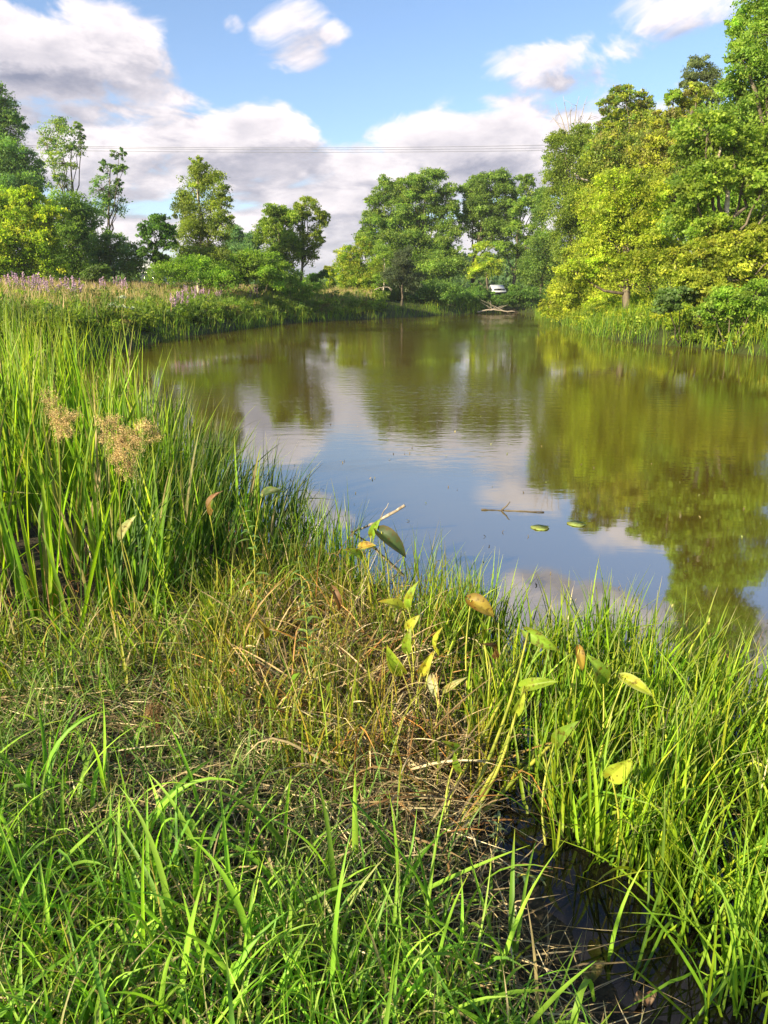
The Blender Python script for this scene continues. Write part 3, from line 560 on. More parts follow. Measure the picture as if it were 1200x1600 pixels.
def blades(acc, q, h, w, cb, cm, ct, lean=.25, bend=.5, ldir=None, seg=7, sink=.03, kink=.0, z=None, twist=.5, fold=.15, tipstart=.75, a0=None, wmin=.0, clear=True):
    """long tapering leaves: base points q, lengths h, widths w, colours at base, middle and tip"""
    n = len(q); h = np.broadcast_to(h, (n,)); w = np.broadcast_to(w, (n,))
    z = (np.maximum(terrain(q[:, 0], q[:, 1]), -.06) - sink) if z is None else z
    a0 = np.abs(rng.normal(0, lean, n)) if a0 is None else a0
    ld = rng.uniform(0, 2 * math.pi, n) if ldir is None else ldir
    b = rng.normal(bend, bend * .6, n); kp = rng.uniform(.35, .85, n); ka = np.where(rng.random(n) < kink, rng.uniform(.8, 2.2, n), 0)
    t = np.linspace(0, 1, seg + 1)
    ang = a0[:, None] + b[:, None] * t[None] ** 1.8 + ka[:, None] * (1 / (1 + np.exp(-(t[None] - kp[:, None]) * 30)))
    ang = np.minimum(ang, 2.7)
    if clear: pass
    lx = np.cos(ld)[:, None]; ly = np.sin(ld)[:, None]; wob = rng.normal(0, .1, (n, 1)) * t[None] * 2
    dirs = np.stack([np.sin(ang) * (lx * np.cos(wob) - ly * np.sin(wob)), np.sin(ang) * (ly * np.cos(wob) + lx * np.sin(wob)), np.cos(ang)], -1)
    step = (h / seg)[:, None, None]
    cen = np.concatenate([np.zeros((n, 1, 3)), np.cumsum(.5 * (dirs[:, 1:] + dirs[:, :-1]) * step, 1)], 1)
    cen = cen + np.stack([q[:, 0], q[:, 1], z], -1)[:, None]
    cen[:, :, 2] = np.where(t[None] > 0.05, np.maximum(cen[:, :, 2], (z + sink)[:, None] * (z[:, None] + sink > 0) + .006 + rng.uniform(0, .02, (n, 1))), cen[:, :, 2])
    rt = rng.uniform(-math.pi, math.pi, (n, 1)) if twist > 2 else rng.normal(0, twist, (n, 1)); rt = rt + t[None] * rng.normal(0, twist, (n, 1))
    perp = np.stack([-ly + 0 * t, lx + 0 * t, 0 * lx + 0 * t], -1); nrm = np.cross(perp, dirs)
    side = perp * np.cos(rt)[..., None] + nrm * np.sin(rt)[..., None]; nn = np.cross(side, dirs)
    prof = np.minimum(1, .45 + t * 2.2) * (1 - t ** 2.6) + wmin; prof[-1] = max(wmin, .03)
    hw = (w[:, None] * prof[None] * .5)[..., None]
    Lf = cen - side * hw; Rt = cen + side * hw; Md = cen + nn * hw * fold * 2
    V = np.stack([Lf, Md, Rt], 2).reshape(-1, 3)
    base = (np.arange(n) * (seg + 1) * 3)[:, None, None]; k = (np.arange(seg) * 3)[None, :, None]
    F1 = base + k + np.array([0, 1, 4, 3])[None, None]; F2 = base + k + np.array([1, 2, 5, 4])[None, None]
    Fq = np.concatenate([F1.reshape(-1, 4), F2.reshape(-1, 4)])
    tb = np.clip(1 - t / .3, 0, 1)[None, :, None]; tt = np.clip((t - tipstart) / (1.001 - tipstart), 0, 1)[None, :, None] ** 1.5
    C = cm[:, None] * (1 - tb) * (1 - tt) + cb[:, None] * tb + ct[:, None] * tt
    acc.add(V, Fq, np.repeat(C, 3, axis=1).reshape(-1, 3))
STRAW = [(.33, .26, .14), (.43, .35, .20), (.16, .11, .06), (.22, .18, .11), (.55, .48, .31)]
RUST = [(.28, .13, .03), (.16, .08, .03), (.32, .2, .05)]
REED = [(.15, .30, .012), (.20, .36, .018), (.10, .22, .015), (.26, .38, .02)]
REEDY = [(.36, .43, .03), (.45, .45, .05), (.30, .40, .035)]
MIXG = [(.18, .26, .02), (.28, .30, .03), (.34, .26, .04), (.12, .2, .02)]
LAWN = [(.18, .38, .035), (.25, .46, .045), (.12, .28, .04), (.30, .50, .06)]
def hgt(q, knots):               # blade length from the ground x position
    return np.interp(q[:, 0], [k[0] for k in knots], [k[1] for k in knots])

# tall reeds standing in the near left shallows
acc = Acc()
q = scatter([(-420, 1010), (0, 1030), (170, 1035), (290, 975), (390, 930), (440, 905), (385, 830), (290, 745), (180, 670), (60, 620), (-300, 640)], 2900, 300, .055)
hk = [(-4.5, 1.6), (-2.6, 1.52), (-1.9, 1.32), (-1.5, 1.0), (-1.0, .82), (-.5, .55)]
h = hgt(q, hk) * rng.uniform(.3, 1.05, len(q)) ** .85
n = len(q)
blades(acc, q, h, rng.uniform(.014, .034, n), pal(REED, n), pal(REED + REED + REEDY[:1] + STRAW[:1], n, .24), pal(REEDY + STRAW[1:2], n), .15, .2, seg=9, kink=.12, fold=.3)
q = scatter([(120, 1030), (290, 1000), (430, 950), (540, 900), (520, 850), (430, 790), (330, 745), (200, 700)], 1100, 110, .06); n = len(q)
blades(acc, q, hgt(q, [(-3, 1.0), (-1.2, .88), (-.7, .62), (-.3, .42)]) * rng.uniform(.6, 1.05, n), rng.uniform(.008, .016, n), pal(REED, n), pal([(.05, .12, .02), (.08, .16, .02)], n, .18), pal(REEDY + STRAW, n), .3, .3, ldir=rng.normal(.35, .7, n), seg=9, kink=.12, fold=.3)
q = scatter([(-200, 1120), (200, 1130), (430, 1050), (440, 930), (280, 960), (150, 1010), (-200, 1000)], 800, 90, .06); n = len(q)
blades(acc, q, rng.uniform(.12, .55, n) ** 1.1, rng.uniform(.005, .013, n), pal(STRAW + REED, n), pal(REED + MIXG + STRAW[:2], n, .25), pal(REEDY + STRAW, n), .45, .6, seg=8, kink=.35, fold=.3)
for (pl, m, hh) in [([(455, 960), (560, 965), (550, 900), (460, 895)], 130, .62), ([(680, 1010), (790, 1030), (800, 985), (700, 975)], 120, .45), ([(850, 1060), (980, 1080), (980, 1035), (860, 1020)], 130, .52)]:
    q = scatter(pl, m, 9, .035, keep=0); n = len(q)
    blades(acc, q, hh * rng.uniform(.5, 1.1, n), rng.uniform(.005, .011, n), pal(REED, n), pal(REED + [(.08, .18, .03)], n, .25), pal(REEDY + STRAW, n), .22, .3, seg=9, kink=.15, fold=.3, z=np.full(n, -.05))
tag(acc.build('tall_reeds', MAT['blade']), 'tall bright reeds filling the near left shore', 'reeds', kind='stuff')
# thin mixed sedge and yellowing rushes in the middle of the near bank
acc = Acc()
q = scatter([(250, 1180), (420, 1230), (700, 1300), (800, 1240), (760, 1060), (640, 985), (540, 945), (430, 920), (330, 960)], 1900, 210, .05); n = len(q)
blades(acc, q, rng.uniform(.16, .46, n), rng.uniform(.004, .009, n), pal(MIXG + STRAW, n), pal(MIXG, n, .2), pal(REEDY + STRAW + RUST, n), .3, .5, seg=7, kink=.16, fold=.25)
q = scatter([(430, 960), (700, 1080), (780, 1010), (700, 935), (560, 895), (430, 850)], 800, 70, .05); n = len(q)
blades(acc, q, rng.uniform(.22, .52, n), rng.uniform(.004, .010, n), pal(MIXG, n), pal(REED + MIXG, n, .2), pal(REEDY + STRAW, n), .28, .4, seg=7, kink=.1, fold=.25, z=np.full(n, -.05))
tag(acc.build('yellowing_sedge', MAT['blade']), 'thin yellowing sedge on the middle of the near bank', 'sedge', kind='stuff')
# bright rushes in the shallows on the right
acc = Acc()
q = scatter([(640, 1070), (800, 1270), (870, 1385), (1000, 1420), (1150, 1440), (1500, 1480), (1700, 1300), (1230, 1130), (1080, 1070), (900, 1035), (760, 1000), (760, 1000), (700, 985)], 3900, 230, .05); n = len(q)
blades(acc, q, hgt(q, [(-.2, .36), (.4, .40), (1.0, .46), (1.6, .44), (2.5, .6)]) * rng.uniform(.4, 1.2, n), rng.uniform(.006, .013, n), pal(REED + STRAW[:1], n), pal(REED + REEDY[:1] + [(.08, .18, .02)], n, .28), pal(REEDY + STRAW, n), .26, .45, ldir=rng.normal(.3, 1.5, n), seg=8, kink=.16, fold=.3, z=np.full(n, -.06))
q = scatter([(900, 1500), (1080, 1640), (1400, 1650), (1400, 1380), (1100, 1400)], 260, 26, .04); n = len(q)
blades(acc, q, rng.uniform(.2, .5, n), rng.uniform(.006, .012, n), pal(REED, n), pal(REED + LAWN, n, .2), pal(REEDY, n), .35, .6, seg=8, kink=.15, fold=.3, z=np.full(n, -.06))
tag(acc.build('green_rushes', MAT['blade']), 'bright green rushes standing in the shallows on the right', 'rushes', kind='stuff')
# soft broad grass at the viewer's feet
acc = Acc()
q = scatter([(-350, 1330), (60, 1330), (330, 1420), (560, 1450), (740, 1500), (1000, 1800), (1000, 2400), (300, 2600), (-600, 2400)], 5400, 520, .06, land=-.02); n = len(q)
blades(acc, q, rng.uniform(.10, .34, n), rng.uniform(.003, .0115, n), pal(LAWN + STRAW[:1], n), pal(LAWN + LAWN + LAWN + STRAW[:2] + MIXG[:1], n, .3), pal(LAWN + REEDY + STRAW + RUST[:1], n), .5, .9, seg=8, kink=.2, fold=.2)
q = scatter([(-350, 1260), (60, 1250), (400, 1330), (620, 1370), (760, 1450), (1000, 1700), (1000, 2100), (-400, 2100)], 380, 150, .08, land=-.02); n = len(q)
blades(acc, q, rng.uniform(.25, .5, n), rng.uniform(.010, .019, n), pal(LAWN, n), pal(LAWN, n, .2), pal(LAWN + YEL, n), .5, .95, seg=9, kink=.05, fold=.2)
tag(acc.build('soft_grass', MAT['blade']), 'soft broad-bladed green grass at the bottom of the view', 'grass', kind='stuff')
# low sparse grass in the trampled patch
acc = Acc()
q = scatter([(-400, 1010), (200, 1020), (420, 960), (640, 1200), (760, 1400), (600, 1560), (300, 1400), (-400, 1380)], 9500, 800, .06); n = len(q)
blades(acc, q, rng.uniform(.05, .27, n), rng.uniform(.003, .009, n), pal(LAWN + STRAW, n), pal([(.14, .24, .06), (.18, .29, .08), (.24, .27, .09), (.2, .34, .04)], n, .25), pal(STRAW, n), .7, .8, seg=6, kink=.2, fold=.2)
tag(acc.build('sparse_grass', MAT['blade']), 'sparse thin grass growing through the trampled straw', 'grass', kind='stuff')
# matted dead straw
acc = Acc()
q = scatter([(-400, 1000), (150, 1010), (420, 940), (560, 960), (720, 1080), (860, 1280), (940, 1500), (1100, 1900), (1100, 2300), (-500, 2300)], 11500, 0, land=-.07); n = len(q)
blades(acc, q, rng.uniform(.06, .34, n), rng.uniform(.002, .0055, n), pal(STRAW, n), pal(STRAW, n, .3), pal(STRAW + RUST, n), a0=rng.normal(1.5, .14, n), bend=.25, seg=5, kink=.2, fold=.2, z=np.maximum(terrain(q[:, 0], q[:, 1]), .0) + rng.uniform(.0, .05, n), twist=1.2, sink=-.0)
q = scatter([(300, 1050), (430, 930), (560, 930), (740, 1040), (790, 1250), (700, 1380), (520, 1240)], 1300, 110, .09); n = len(q)
blades(acc, q, rng.uniform(.2, .5, n), rng.uniform(.004, .009, n), pal(STRAW + RUST, n), pal(STRAW + RUST, n, .35), pal(STRAW, n), a0=rng.normal(.95, .35, n), bend=.5, seg=8, kink=.6, fold=.25, z=np.maximum(terrain(q[:, 0], q[:, 1]), -.04) + rng.uniform(.0, .05, n), twist=1.2, sink=0)
q = scatter([(380, 1000), (560, 940), (740, 1080), (790, 1250), (760, 1400), (680, 1400), (520, 1240)], 1700, 140, .1); n = len(q)
blades(acc, q, rng.uniform(.15, .45, n), rng.uniform(.003, .007, n), pal(STRAW, n), pal(STRAW + RUST[:1], n, .3), pal(STRAW, n), a0=rng.normal(1.2, .25, n), bend=.4, seg=7, kink=.4, fold=.2, z=np.maximum(terrain(q[:, 0], q[:, 1]), -.02) + rng.uniform(.0, .06, n), twist=1.2, sink=0)
tag(acc.build('dead_straw', MAT['dry']), 'matted pale dead straw and old reed stems on the mud', 'straw', kind='stuff')
# standing dead stalks among the reeds
acc = Acc()
q = scatter([(-200, 1010), (200, 1020), (420, 960), (720, 1060), (1000, 1250), (1200, 1300), (1200, 1080), (760, 1000), (430, 880), (100, 900)], 520, 0); n = len(q)
blades(acc, q, rng.uniform(.15, .5, n), rng.uniform(.003, .007, n), pal(STRAW + RUST, n), pal(STRAW + RUST, n, .3), pal(RUST, n), .5, .4, seg=7, kink=.4, fold=.3)
tag(acc.build('withered_stalks', MAT['dry']), 'withered tan stalks standing among the reeds', 'stalks', kind='stuff')

# ------------------------------------------------------------------ far banks: shore grass, meadow, herbs
def bank_pts(n, x0, x1, y0, y1, s0, s1):
    x = rng.uniform(x0, x1, n); y = rng.uniform(y0, y1, n); s = sdist(x, y); k = (s > s0) & (s < s1); return np.stack([x[k], y[k]], -1), s[k]
acc = Acc()
q, s = bank_pts(200000, -30, 16, 9, 90, -.35, 1.5); n = len(q)
patch = wav(q[:, 0], q[:, 1], 1.6) + wav(q[:, 0], q[:, 1], .55, 3)
k = (rng.random(n) < np.clip(.55 + .5 * patch, .22, 1)); q = q[k]; patch = patch[k]; n = len(q)
SG = [(.12, .24, .015), (.18, .29, .02), (.26, .30, .025), (.09, .17, .02)]
blades(acc, q, rng.uniform(.3, .85, n) * (1 + .3 * patch), rng.uniform(.018, .035, n), pal(SG, n), pal(SG, n, .2), pal(REEDY + SG, n), .28, .5, seg=3, z=np.maximum(terrain(q[:, 0], q[:, 1]), -.05), fold=.2)
tag(acc.build('shore_grass', MAT['blade']), 'green grass fringe along the far waterline', 'grass', kind='stuff')
acc = Acc()
q, s = bank_pts(150000, -45, -1, 14, 92, 1.2, 22); n = len(q)
patch = wav(q[:, 0], q[:, 1], .45, 1.1) + .6 * wav(q[:, 0], q[:, 1], 1.3, 3)
tan = (patch * .8 + np.clip((s - 1.8) / 3, 0, 1) * 1.3 - .5) > rng.normal(0.1, .35, n)
TAN = [(.62, .44, .24), (.70, .51, .33), (.48, .37, .17), (.64, .42, .34)]; MG = [(.12, .21, .03), (.17, .24, .04), (.09, .16, .03)]
cm = np.where(tan[:, None], pal(MG + TAN[:1], n, .2), pal(MG, n, .2)); ct = np.where(tan[:, None], pal(TAN, n), pal(MG + LIME, n))
blades(acc, q, rng.uniform(.5, 1.2, n), rng.uniform(.02, .045, n), pal(MG, n), cm, ct, .2, .4, seg=3, fold=.2, tipstart=.35)
tag(acc.build('meadow_grass', MAT['blade']), 'mixed green and tan meadow grass on the left bank', 'grass', kind='stuff')
acc = Acc()
q, s = bank_pts(30000, 4, 26, 15, 70, .8, 12); n = len(q)
blades(acc, q, rng.uniform(.4, 1.1, n), rng.uniform(.02, .04, n), pal(SG, n), pal(SG + REEDY[:1], n, .2), pal(REEDY, n), .3, .6, seg=3, fold=.2)
tag(acc.build('bank_grass', MAT['blade']), 'lush grass on the right bank under the trees', 'grass', kind='stuff')
acc = Acc()
q, s = bank_pts(12000, -42, 0, 16, 92, .5, 16)
for i in range(0, len(q), 2):
    x, y = q[i]; r = rng.uniform(.35, .9); z = float(terrain(x, y))
    lobe(acc, None, (x, y, z + r * .45), (r, r, r * rng.uniform(.5, .85)), 30, .10 + .0012 * y, [MG, GREEN, DARK, LIME, BROWNISH][rng.choice(5, p=[.3, .3, .15, .15, .1])] , .1)
tag(acc.build('meadow_herbs', MAT['tree']), 'low leafy weeds and brambles on the left bank', 'weeds', kind='stuff')
acc = Acc()
q, s = bank_pts(3600, 5, 26, 17, 70, .2, 8)
for i in range(0, len(q), 2):
    x, y = q[i]; r = rng.uniform(.35, .8); z = float(terrain(x, y))
    lobe(acc, None, (x, y, z + r * .4), (r, r, r * rng.uniform(.5, .9)), 40, .12, [LIME, GREEN, YEL][rng.integers(0, 3)], .1)
tag(acc.build('bank_weeds', MAT['tree']), 'low leafy weeds along the right bank', 'weeds', kind='stuff')

# purple loosestrife on the left bank: one plant built, then copied
def loosestrife():
    r = empty('loosestrife_plant', (0, 0, 0), 'muted purple flower spikes rising from the left bank meadow', 'wildflower', 'purple loosestrife plants on the left bank')
    st = Acc()
    for k in range(7):
        a = rng.uniform(0, 6.28); d = rng.uniform(.05, .4); e = np.array([math.cos(a) * d, math.sin(a) * d, rng.uniform(.7, 1.15)])
        p = bez((e[0] * .1, e[1] * .1, 0), e, 0, 5); tube(st, p, np.linspace(.012, .006, 5), 4, (.14, .2, .05)); fl = Acc()
        m = 34; t = rng.uniform(.68, 1.02, m); Pn = p[0] * (1 - t[:, None]) + e * t[:, None] + rng.normal(0, .022, (m, 3))
        leaves(fl, Pn, .065, pal([(.46, .28, .46), (.52, .38, .52), (.4, .3, .36)], m), aspect=.7); tube(fl, p[3:], .012, 4, (.36, .26, .3))
        fl.build('flower_spike', MAT['flower'], r)
        m = 40; t = rng.uniform(.1, .75, m); leaves(st, p[0] * (1 - t[:, None]) + e * t[:, None] + rng.normal(0, .07, (m, 3)), .1, pal(MG, m))
    st.build('stem', MAT['tree'], r); return r
proto = loosestrife(); first = True
for (u, v, Y) in [(15, 462, 34), (38, 458, 36), (60, 466, 33), (82, 462, 35), (100, 478, 32), (-12, 465, 33), (50, 474, 31), (28, 472, 32), (118, 474, 33), (160, 445, 40), (195, 446, 42), (282, 466, 37), (276, 474, 35), (302, 458, 41), (318, 456, 42), (292, 449, 44), (345, 452, 46), (182, 440, 44), (400, 462, 50), (75, 480, 30)]:
    p = at(u, 462, Y); z = float(terrain(p[0], Y))
    if first: o = proto; first = False
    else:
        o = proto.copy(); COL.objects.link(o)
        for ch in proto.children:
            c = ch.copy(); COL.objects.link(c); c.parent = o
    o.location = (p[0], Y, z - .02); o.rotation_euler.z = rng.uniform(0, 6.28); o.scale = (1.1,) * 3
# white-flowered weed
def white_weed():
    p = at(195, 475, 29); z = float(terrain(p[0], 29)); r = empty('white_flowered_weed', (p[0], 29, z), 'pale whitish-green flowering weed on the left bank slope', 'wildflower')
    st = Acc()
    for k in range(7):
        e = np.array([p[0] + rng.normal(0, .22), 29 + rng.normal(0, .2), z + rng.uniform(.6, 1.1)]); tube(st, bez((p[0], 29, z), e, 0, 5), .008, 4, (.1, .14, .05)); fl = Acc()
        leaves(fl, e + rng.normal(0, .07, (40, 3)) * np.array([1, 1, .3]), .07, pal([(.55, .62, .5), (.4, .5, .3)], 40), aspect=.8)
        fl.build('flower_head', MAT['flower'], r)
    st.build('stem', MAT['tree'], r)
white_weed()
# ------------------------------------------------------------------ broad-leaved water plants of the near shore
def ovate(center, L_, W_, aim, nrm, col, tipcol, curl=.15, fold=.25, heart=.25):
    """an arrowhead-shaped leaf blade: rows across the midrib, pointed tip, notched base"""
    a = unit(np.asarray(aim, float)); nn = np.asarray(nrm, float); nn = unit(nn - a * (nn @ a)); s = np.cross(a, nn)
    nu, nv = 13, 4; t = np.linspace(0, 1, nu); prof = np.sin(np.clip(t, 0, 1) ** .62 * math.pi) ** .8 * (1 - .25 * t); prof[0] = .16; prof[-1] = .01
    V = []; C = []
    for i in range(nu):
        for j in range(-nv, nv + 1):
            f = j / nv; x = f * prof[i] * W_ * .5; back = -heart * L_ * abs(f) * (1 - t[i]) ** 3
            yv = (t[i] - .5) * L_ + back; zz = fold * abs(x) - curl * L_ * (t[i] - .4) ** 2 * 2 + .025 * W_ * math.sin(t[i] * 9 + f * 5)
            V.append(np.asarray(center) + a * yv + s * x + nn * zz)
            e = max(abs(f) ** 4, np.clip((t[i] - .8) / .2, 0, 1)); vein = .12 if j == 0 else 0
            C.append(np.asarray(col) * (1 - e * .6) + np.asarray(tipcol) * e * .6 + vein * np.array([.3, .35, .1]))
    m = 2 * nv + 1; Fq = [(i * m + j, i * m + j + 1, (i + 1) * m + j + 1, (i + 1) * m + j) for i in range(nu - 1) for j in range(m - 1)]
    return np.array(V), np.array(Fq), np.array(C)
YG = (.22, .35, .03); YG2 = (.40, .44, .045); GR_ = (.16, .28, .03); DG = (.05, .085, .03); PALE = (.42, .44, .22); OR = (.34, .25, .04); BR = (.13, .065, .025); CR = (.55, .55, .38)
# u, v, depth, length px, width px, direction the tip points in the picture (deg, 0 = right, 90 = up), tilt, colour, edge colour, base u, base v, label, brown
BLP = [
 (617, 850, 3.7, 58, 36, -40, .3, DG, BR, 600, 985, 'large dark green oval leaf held over the water beside the stick', 'broad_leaf'),
 (586, 824, 3.75, 34, 20, 70, .5, YG, YG, 592, 990, 'small yellow-green leaf standing just left above the dark oval leaf', 'broad_leaf'),
 (574, 852, 3.7, 30, 20, 20, .4, OR, YG2, 585, 985, 'small yellow-orange leaf left of the dark oval leaf', 'broad_leaf'),
 (552, 863, 3.6, 34, 20, 140, .3, YG, OR, 575, 985, 'yellow-green leaf leaning left below the floating stick', 'broad_leaf'),
 (611, 943, 3.3, 42, 24, 150, .3, YG2, OR, 630, 1080, 'yellow leaf with orange edge pointing left below the dark oval leaf', 'broad_leaf'),
 (641, 930, 3.3, 46, 22, 80, .4, YG, YG2, 638, 1080, 'upright green leaf paired with the orange-edged yellow leaf', 'broad_leaf'),
 (645, 972, 3.1, 34, 22, 60, .5, YG2, BR, 632, 1120, 'ragged yellow leaf with brown top above the standing pair of leaves', 'broad_leaf'),
 (637, 1000, 3.0, 44, 22, 85, .3, YG, GR_, 630, 1130, 'green leaf standing beneath the ragged brown-topped one', 'broad_leaf'),
 (615, 1030, 2.9, 58, 34, 115, .35, YG, YG2, 640, 1180, 'big yellow-green oval leaf in the middle of the near bank', 'broad_leaf'),
 (680, 1000, 3.0, 48, 20, 92, .35, YG2, YG2, 672, 1150, 'narrow pointed bright yellow-green leaf standing upright', 'broad_leaf'),
 (667, 1036, 2.85, 46, 20, 70, .5, YG2, OR, 668, 1180, 'yellow leaf directly under the narrow pointed one', 'broad_leaf'),
 (678, 1077, 2.75, 34, 20, -80, .2, CR, PALE, 672, 1210, 'small cream-backed leaf hanging near the dark water gap', 'broad_leaf'),
 (711, 1068, 2.75, 40, 14, 40, .3, PALE, YG, 690, 1230, 'thin pale green leaf right of the cream-backed leaf', 'broad_leaf'),
 (756, 950, 3.1, 46, 36, -30, .35, OR, BR, 745, 1130, 'orange and brown blotched leaf over the right rushes', 'blotched_leaf'),
 (756, 985, 3.0, 54, 16, 95, .4, YG, YG, 745, 1150, 'folded green leaf hanging below the orange blotched leaf', 'broad_leaf'),
 (771, 1012, 2.95, 46, 20, 110, .5, BR, BR, 750, 1180, 'withered dark brown leaf curled beside the folded green leaf', 'withered_leaf'),
 (850, 1004, 2.85, 56, 28, -28, .3, YG, BR, 700, 1320, 'green leaf with brown rim on a long slanting stalk', 'broad_leaf'),
 (845, 1068, 2.65, 56, 26, 25, .3, YG, YG, 702, 1322, 'pointed green leaf low among the rushes left of the big pale-veined leaf', 'broad_leaf'),
 (908, 1033, 2.75, 36, 18, -80, .4, OR, BR, 900, 1200, 'brownish yellow hanging leaf between rushes', 'broad_leaf'),
 (936, 1048, 2.7, 54, 44, 110, .35, GR_, YG, 910, 1240, 'big round green leaf half hidden in the right rushes', 'broad_leaf'),
 (1000, 1073, 2.6, 48, 24, -25, .3, YG2, PALE, 930, 1260, 'pale yellow pointed leaf among the right rushes', 'broad_leaf'),
 (880, 1146, 2.35, 66, 30, 75, .35, GR_, YG, 860, 1330, 'long green leaf standing in shade in the right rushes', 'broad_leaf'),
 (813, 1098, 2.5, 44, 20, 75, .4, YG2, YG, 704, 1325, 'small yellow-green leaf on a slanting stalk above the dark water', 'broad_leaf'),
 (971, 1200, 2.1, 48, 40, 60, .4, YG2, YG, 950, 1340, 'round bright yellow-green leaf lowest on the right, above dark water', 'broad_leaf'),
 (715, 1192, 2.3, 48, 22, 110, .4, GR_, YG, 708, 1330, 'green leaf beside the thick yellow stalks', 'broad_leaf'),
 (706, 1165, 2.35, 36, 16, 135, .4, GR_, YG, 706, 1330, 'small narrow leaf left of the thick yellow stalks', 'broad_leaf'),
 (329, 944, 3.2, 30, 12, 100, .3, YG2, YG, 335, 1050, 'small yellow leaf standing below the left reeds', 'broad_leaf'),
 (413, 983, 3.1, 36, 15, 95, .4, OR, OR, 415, 1080, 'rust-orange withered leaf in the middle left sedge', 'withered_leaf'),
 (425, 768, 4.0, 34, 26, 20, .4, DG, GR_, 400, 900, 'folded dark green leaf at the right edge of the tall reeds', 'broad_leaf'),
 (199, 822, 3.5, 48, 22, 55, .3, PALE, GR_, 205, 960, 'pale silvery leaf inside the tall reeds below the feathery seed head', 'broad_leaf'),
 (330, 782, 3.7, 44, 20, 70, .5, (.3, .2, .11), BR, 330, 920, 'curled tan dead leaf caught in the tall reeds', 'withered_leaf'),
 (460, 1062, 2.8, 42, 22, 80, .35, GR_, YG, 462, 1180, 'green leaf in the middle sedge, right of the rust-orange leaf', 'broad_leaf'),
 (516, 1078, 2.75, 44, 20, 95, .35, GR_, YG, 512, 1190, 'narrow green leaf in the middle sedge beside the leafy sprig', 'broad_leaf'),
 (528, 940, 3.2, 40, 16, -70, .4, (.22, .12, .06), BR, 535, 1060, 'brown curled leaf hanging on a stalk left of the yellow leaves', 'withered_leaf'),
]
for (u, v, Y, lp, wp, deg, tilt, c1, c2, bu, bv, lab, nm) in BLP:
    Y = Y * .89
    c = at(u, v, Y); k = float(np.linalg.norm(c - np.array([0, 0, H]))) / F * 1.0
    g = gnd(bu, bv); by = min(max(g[1], Y - .6), Y + .25); bx = at(bu, bv, by)[0]; bx = bx if abs(bx - c[0]) < .6 else c[0]; bz = max(float(terrain(bx, by)), -.1) - .02
    r = empty('arrowhead_plant', (bx, by, bz), lab, 'water plant', 'broad-leaved plants of the near shore')
    a = math.radians(deg); aim = np.array([math.cos(a), -.35 + rng.normal(0, .15), math.sin(a)])
    nrm = np.array([rng.normal(-.2, .5), -.9, tilt + .35 + rng.normal(0, .3)])
    V, Fq, C = ovate(c, lp * k * .95, wp * k * .82, aim, nrm, c1, c2, curl=.5 if nm == 'withered_leaf' else rng.uniform(.1, .45), fold=.8 if nm == 'withered_leaf' else rng.uniform(.2, .65))
    ua = unit(aim); s0 = c - ua * lp * k * .5
    st = Acc(); pts = bez((bx, by, bz), s0, 0, 12); t = np.linspace(0, 1, 12); pts[:, 0] += .03 * np.sin(t * 3.1) * rng.choice([-1, 1]); 
    if nm == 'withered_leaf': pass
    thick = .0075 if bu in (700, 702, 704) else .0048
    tube(st, pts, np.linspace(thick, thick * .45, 12), 7)
    st.build('stalk', MAT['stem'], r, smooth=True)
    mesh_obj('leaf', V, Fq, MAT['broad'], r, C, smooth=True)
# thick bare yellow stalks slanting over the dark hollow
for (bu, bv, tu, tv, Y0, Y1, lab) in [(690, 1330, 792, 1085, 2.1, 2.5, 'thick yellow stalk slanting right, steepest of the leaning stalks'), (735, 1325, 905, 1128, 2.1, 2.35, 'thick green-yellow stalk bent over at its top above the dark water'), (745, 1335, 870, 1140, 2.15, 2.5, 'thick yellow stalk crossing behind the bent green one')]:
    a, b = at(bu, bv, Y0), at(tu, tv, Y1); a[2] = max(float(terrain(a[0], a[1])), -.05) - .02; ac = Acc()
    p = bez(a, b, .02, 14, .002); tube(ac, p, np.linspace(.0085, .0045, 14), 8); tag(ac.build('leaning_stalk', MAT['stem'], smooth=True), lab, 'plant stalk', 'leaning yellow stalks')

# ------------------------------------------------------------------ feathery seed heads on tall stems
def seed_plant(label, bu, Yb, path, heads, col):
    b = at(bu, 462, Yb); bz = float(terrain(b[0], Yb)) - .02; r = empty('woolgrass_plant', (b[0], Yb, bz), label, 'sedge plant', 'brown seed heads on the near bank')
    st, hd = Acc(), Acc(); pts = [np.array([b[0], Yb, bz])] + [at(*q) for q in path]; pts = np.array(pts)
    t = np.linspace(0, 1, len(pts)); tt = np.linspace(0, 1, 16); P3 = np.stack([np.interp(tt, t, pts[:, i]) for i in range(3)], -1); P3[1:-1] = (P3[:-2] + 2 * P3[1:-1] + P3[2:]) / 4
    tube(st, P3, np.linspace(.004, .002, 16), 6, (.2, .2, .05)); top = P3[-1]
    for (u, v, Y, ru, rv, n) in heads:
        c = at(u, v, Y); k = Y / F; tube(st, bez(top, c, .01, 6, .003), .0013, 4, (.3, .24, .1))
        for j in range(n):
            m = rng.normal(0, .5, 3); e = c + m * np.array([ru, ru, rv]) * k
            tube(st, bez(c, e, 0, 3), .0007, 3, (.3, .22, .1))
            leaves(hd, e + rng.normal(0, .0085, (80, 3)), .0055, pal(col, 80, .25), aspect=.3, droop=.5)
    st.build('stem', MAT['dry'], r); hd.build('seed_head', MAT['dry'], r)
SH = [(.58, .42, .18), (.66, .5, .25), (.46, .3, .12), (.72, .56, .32)]
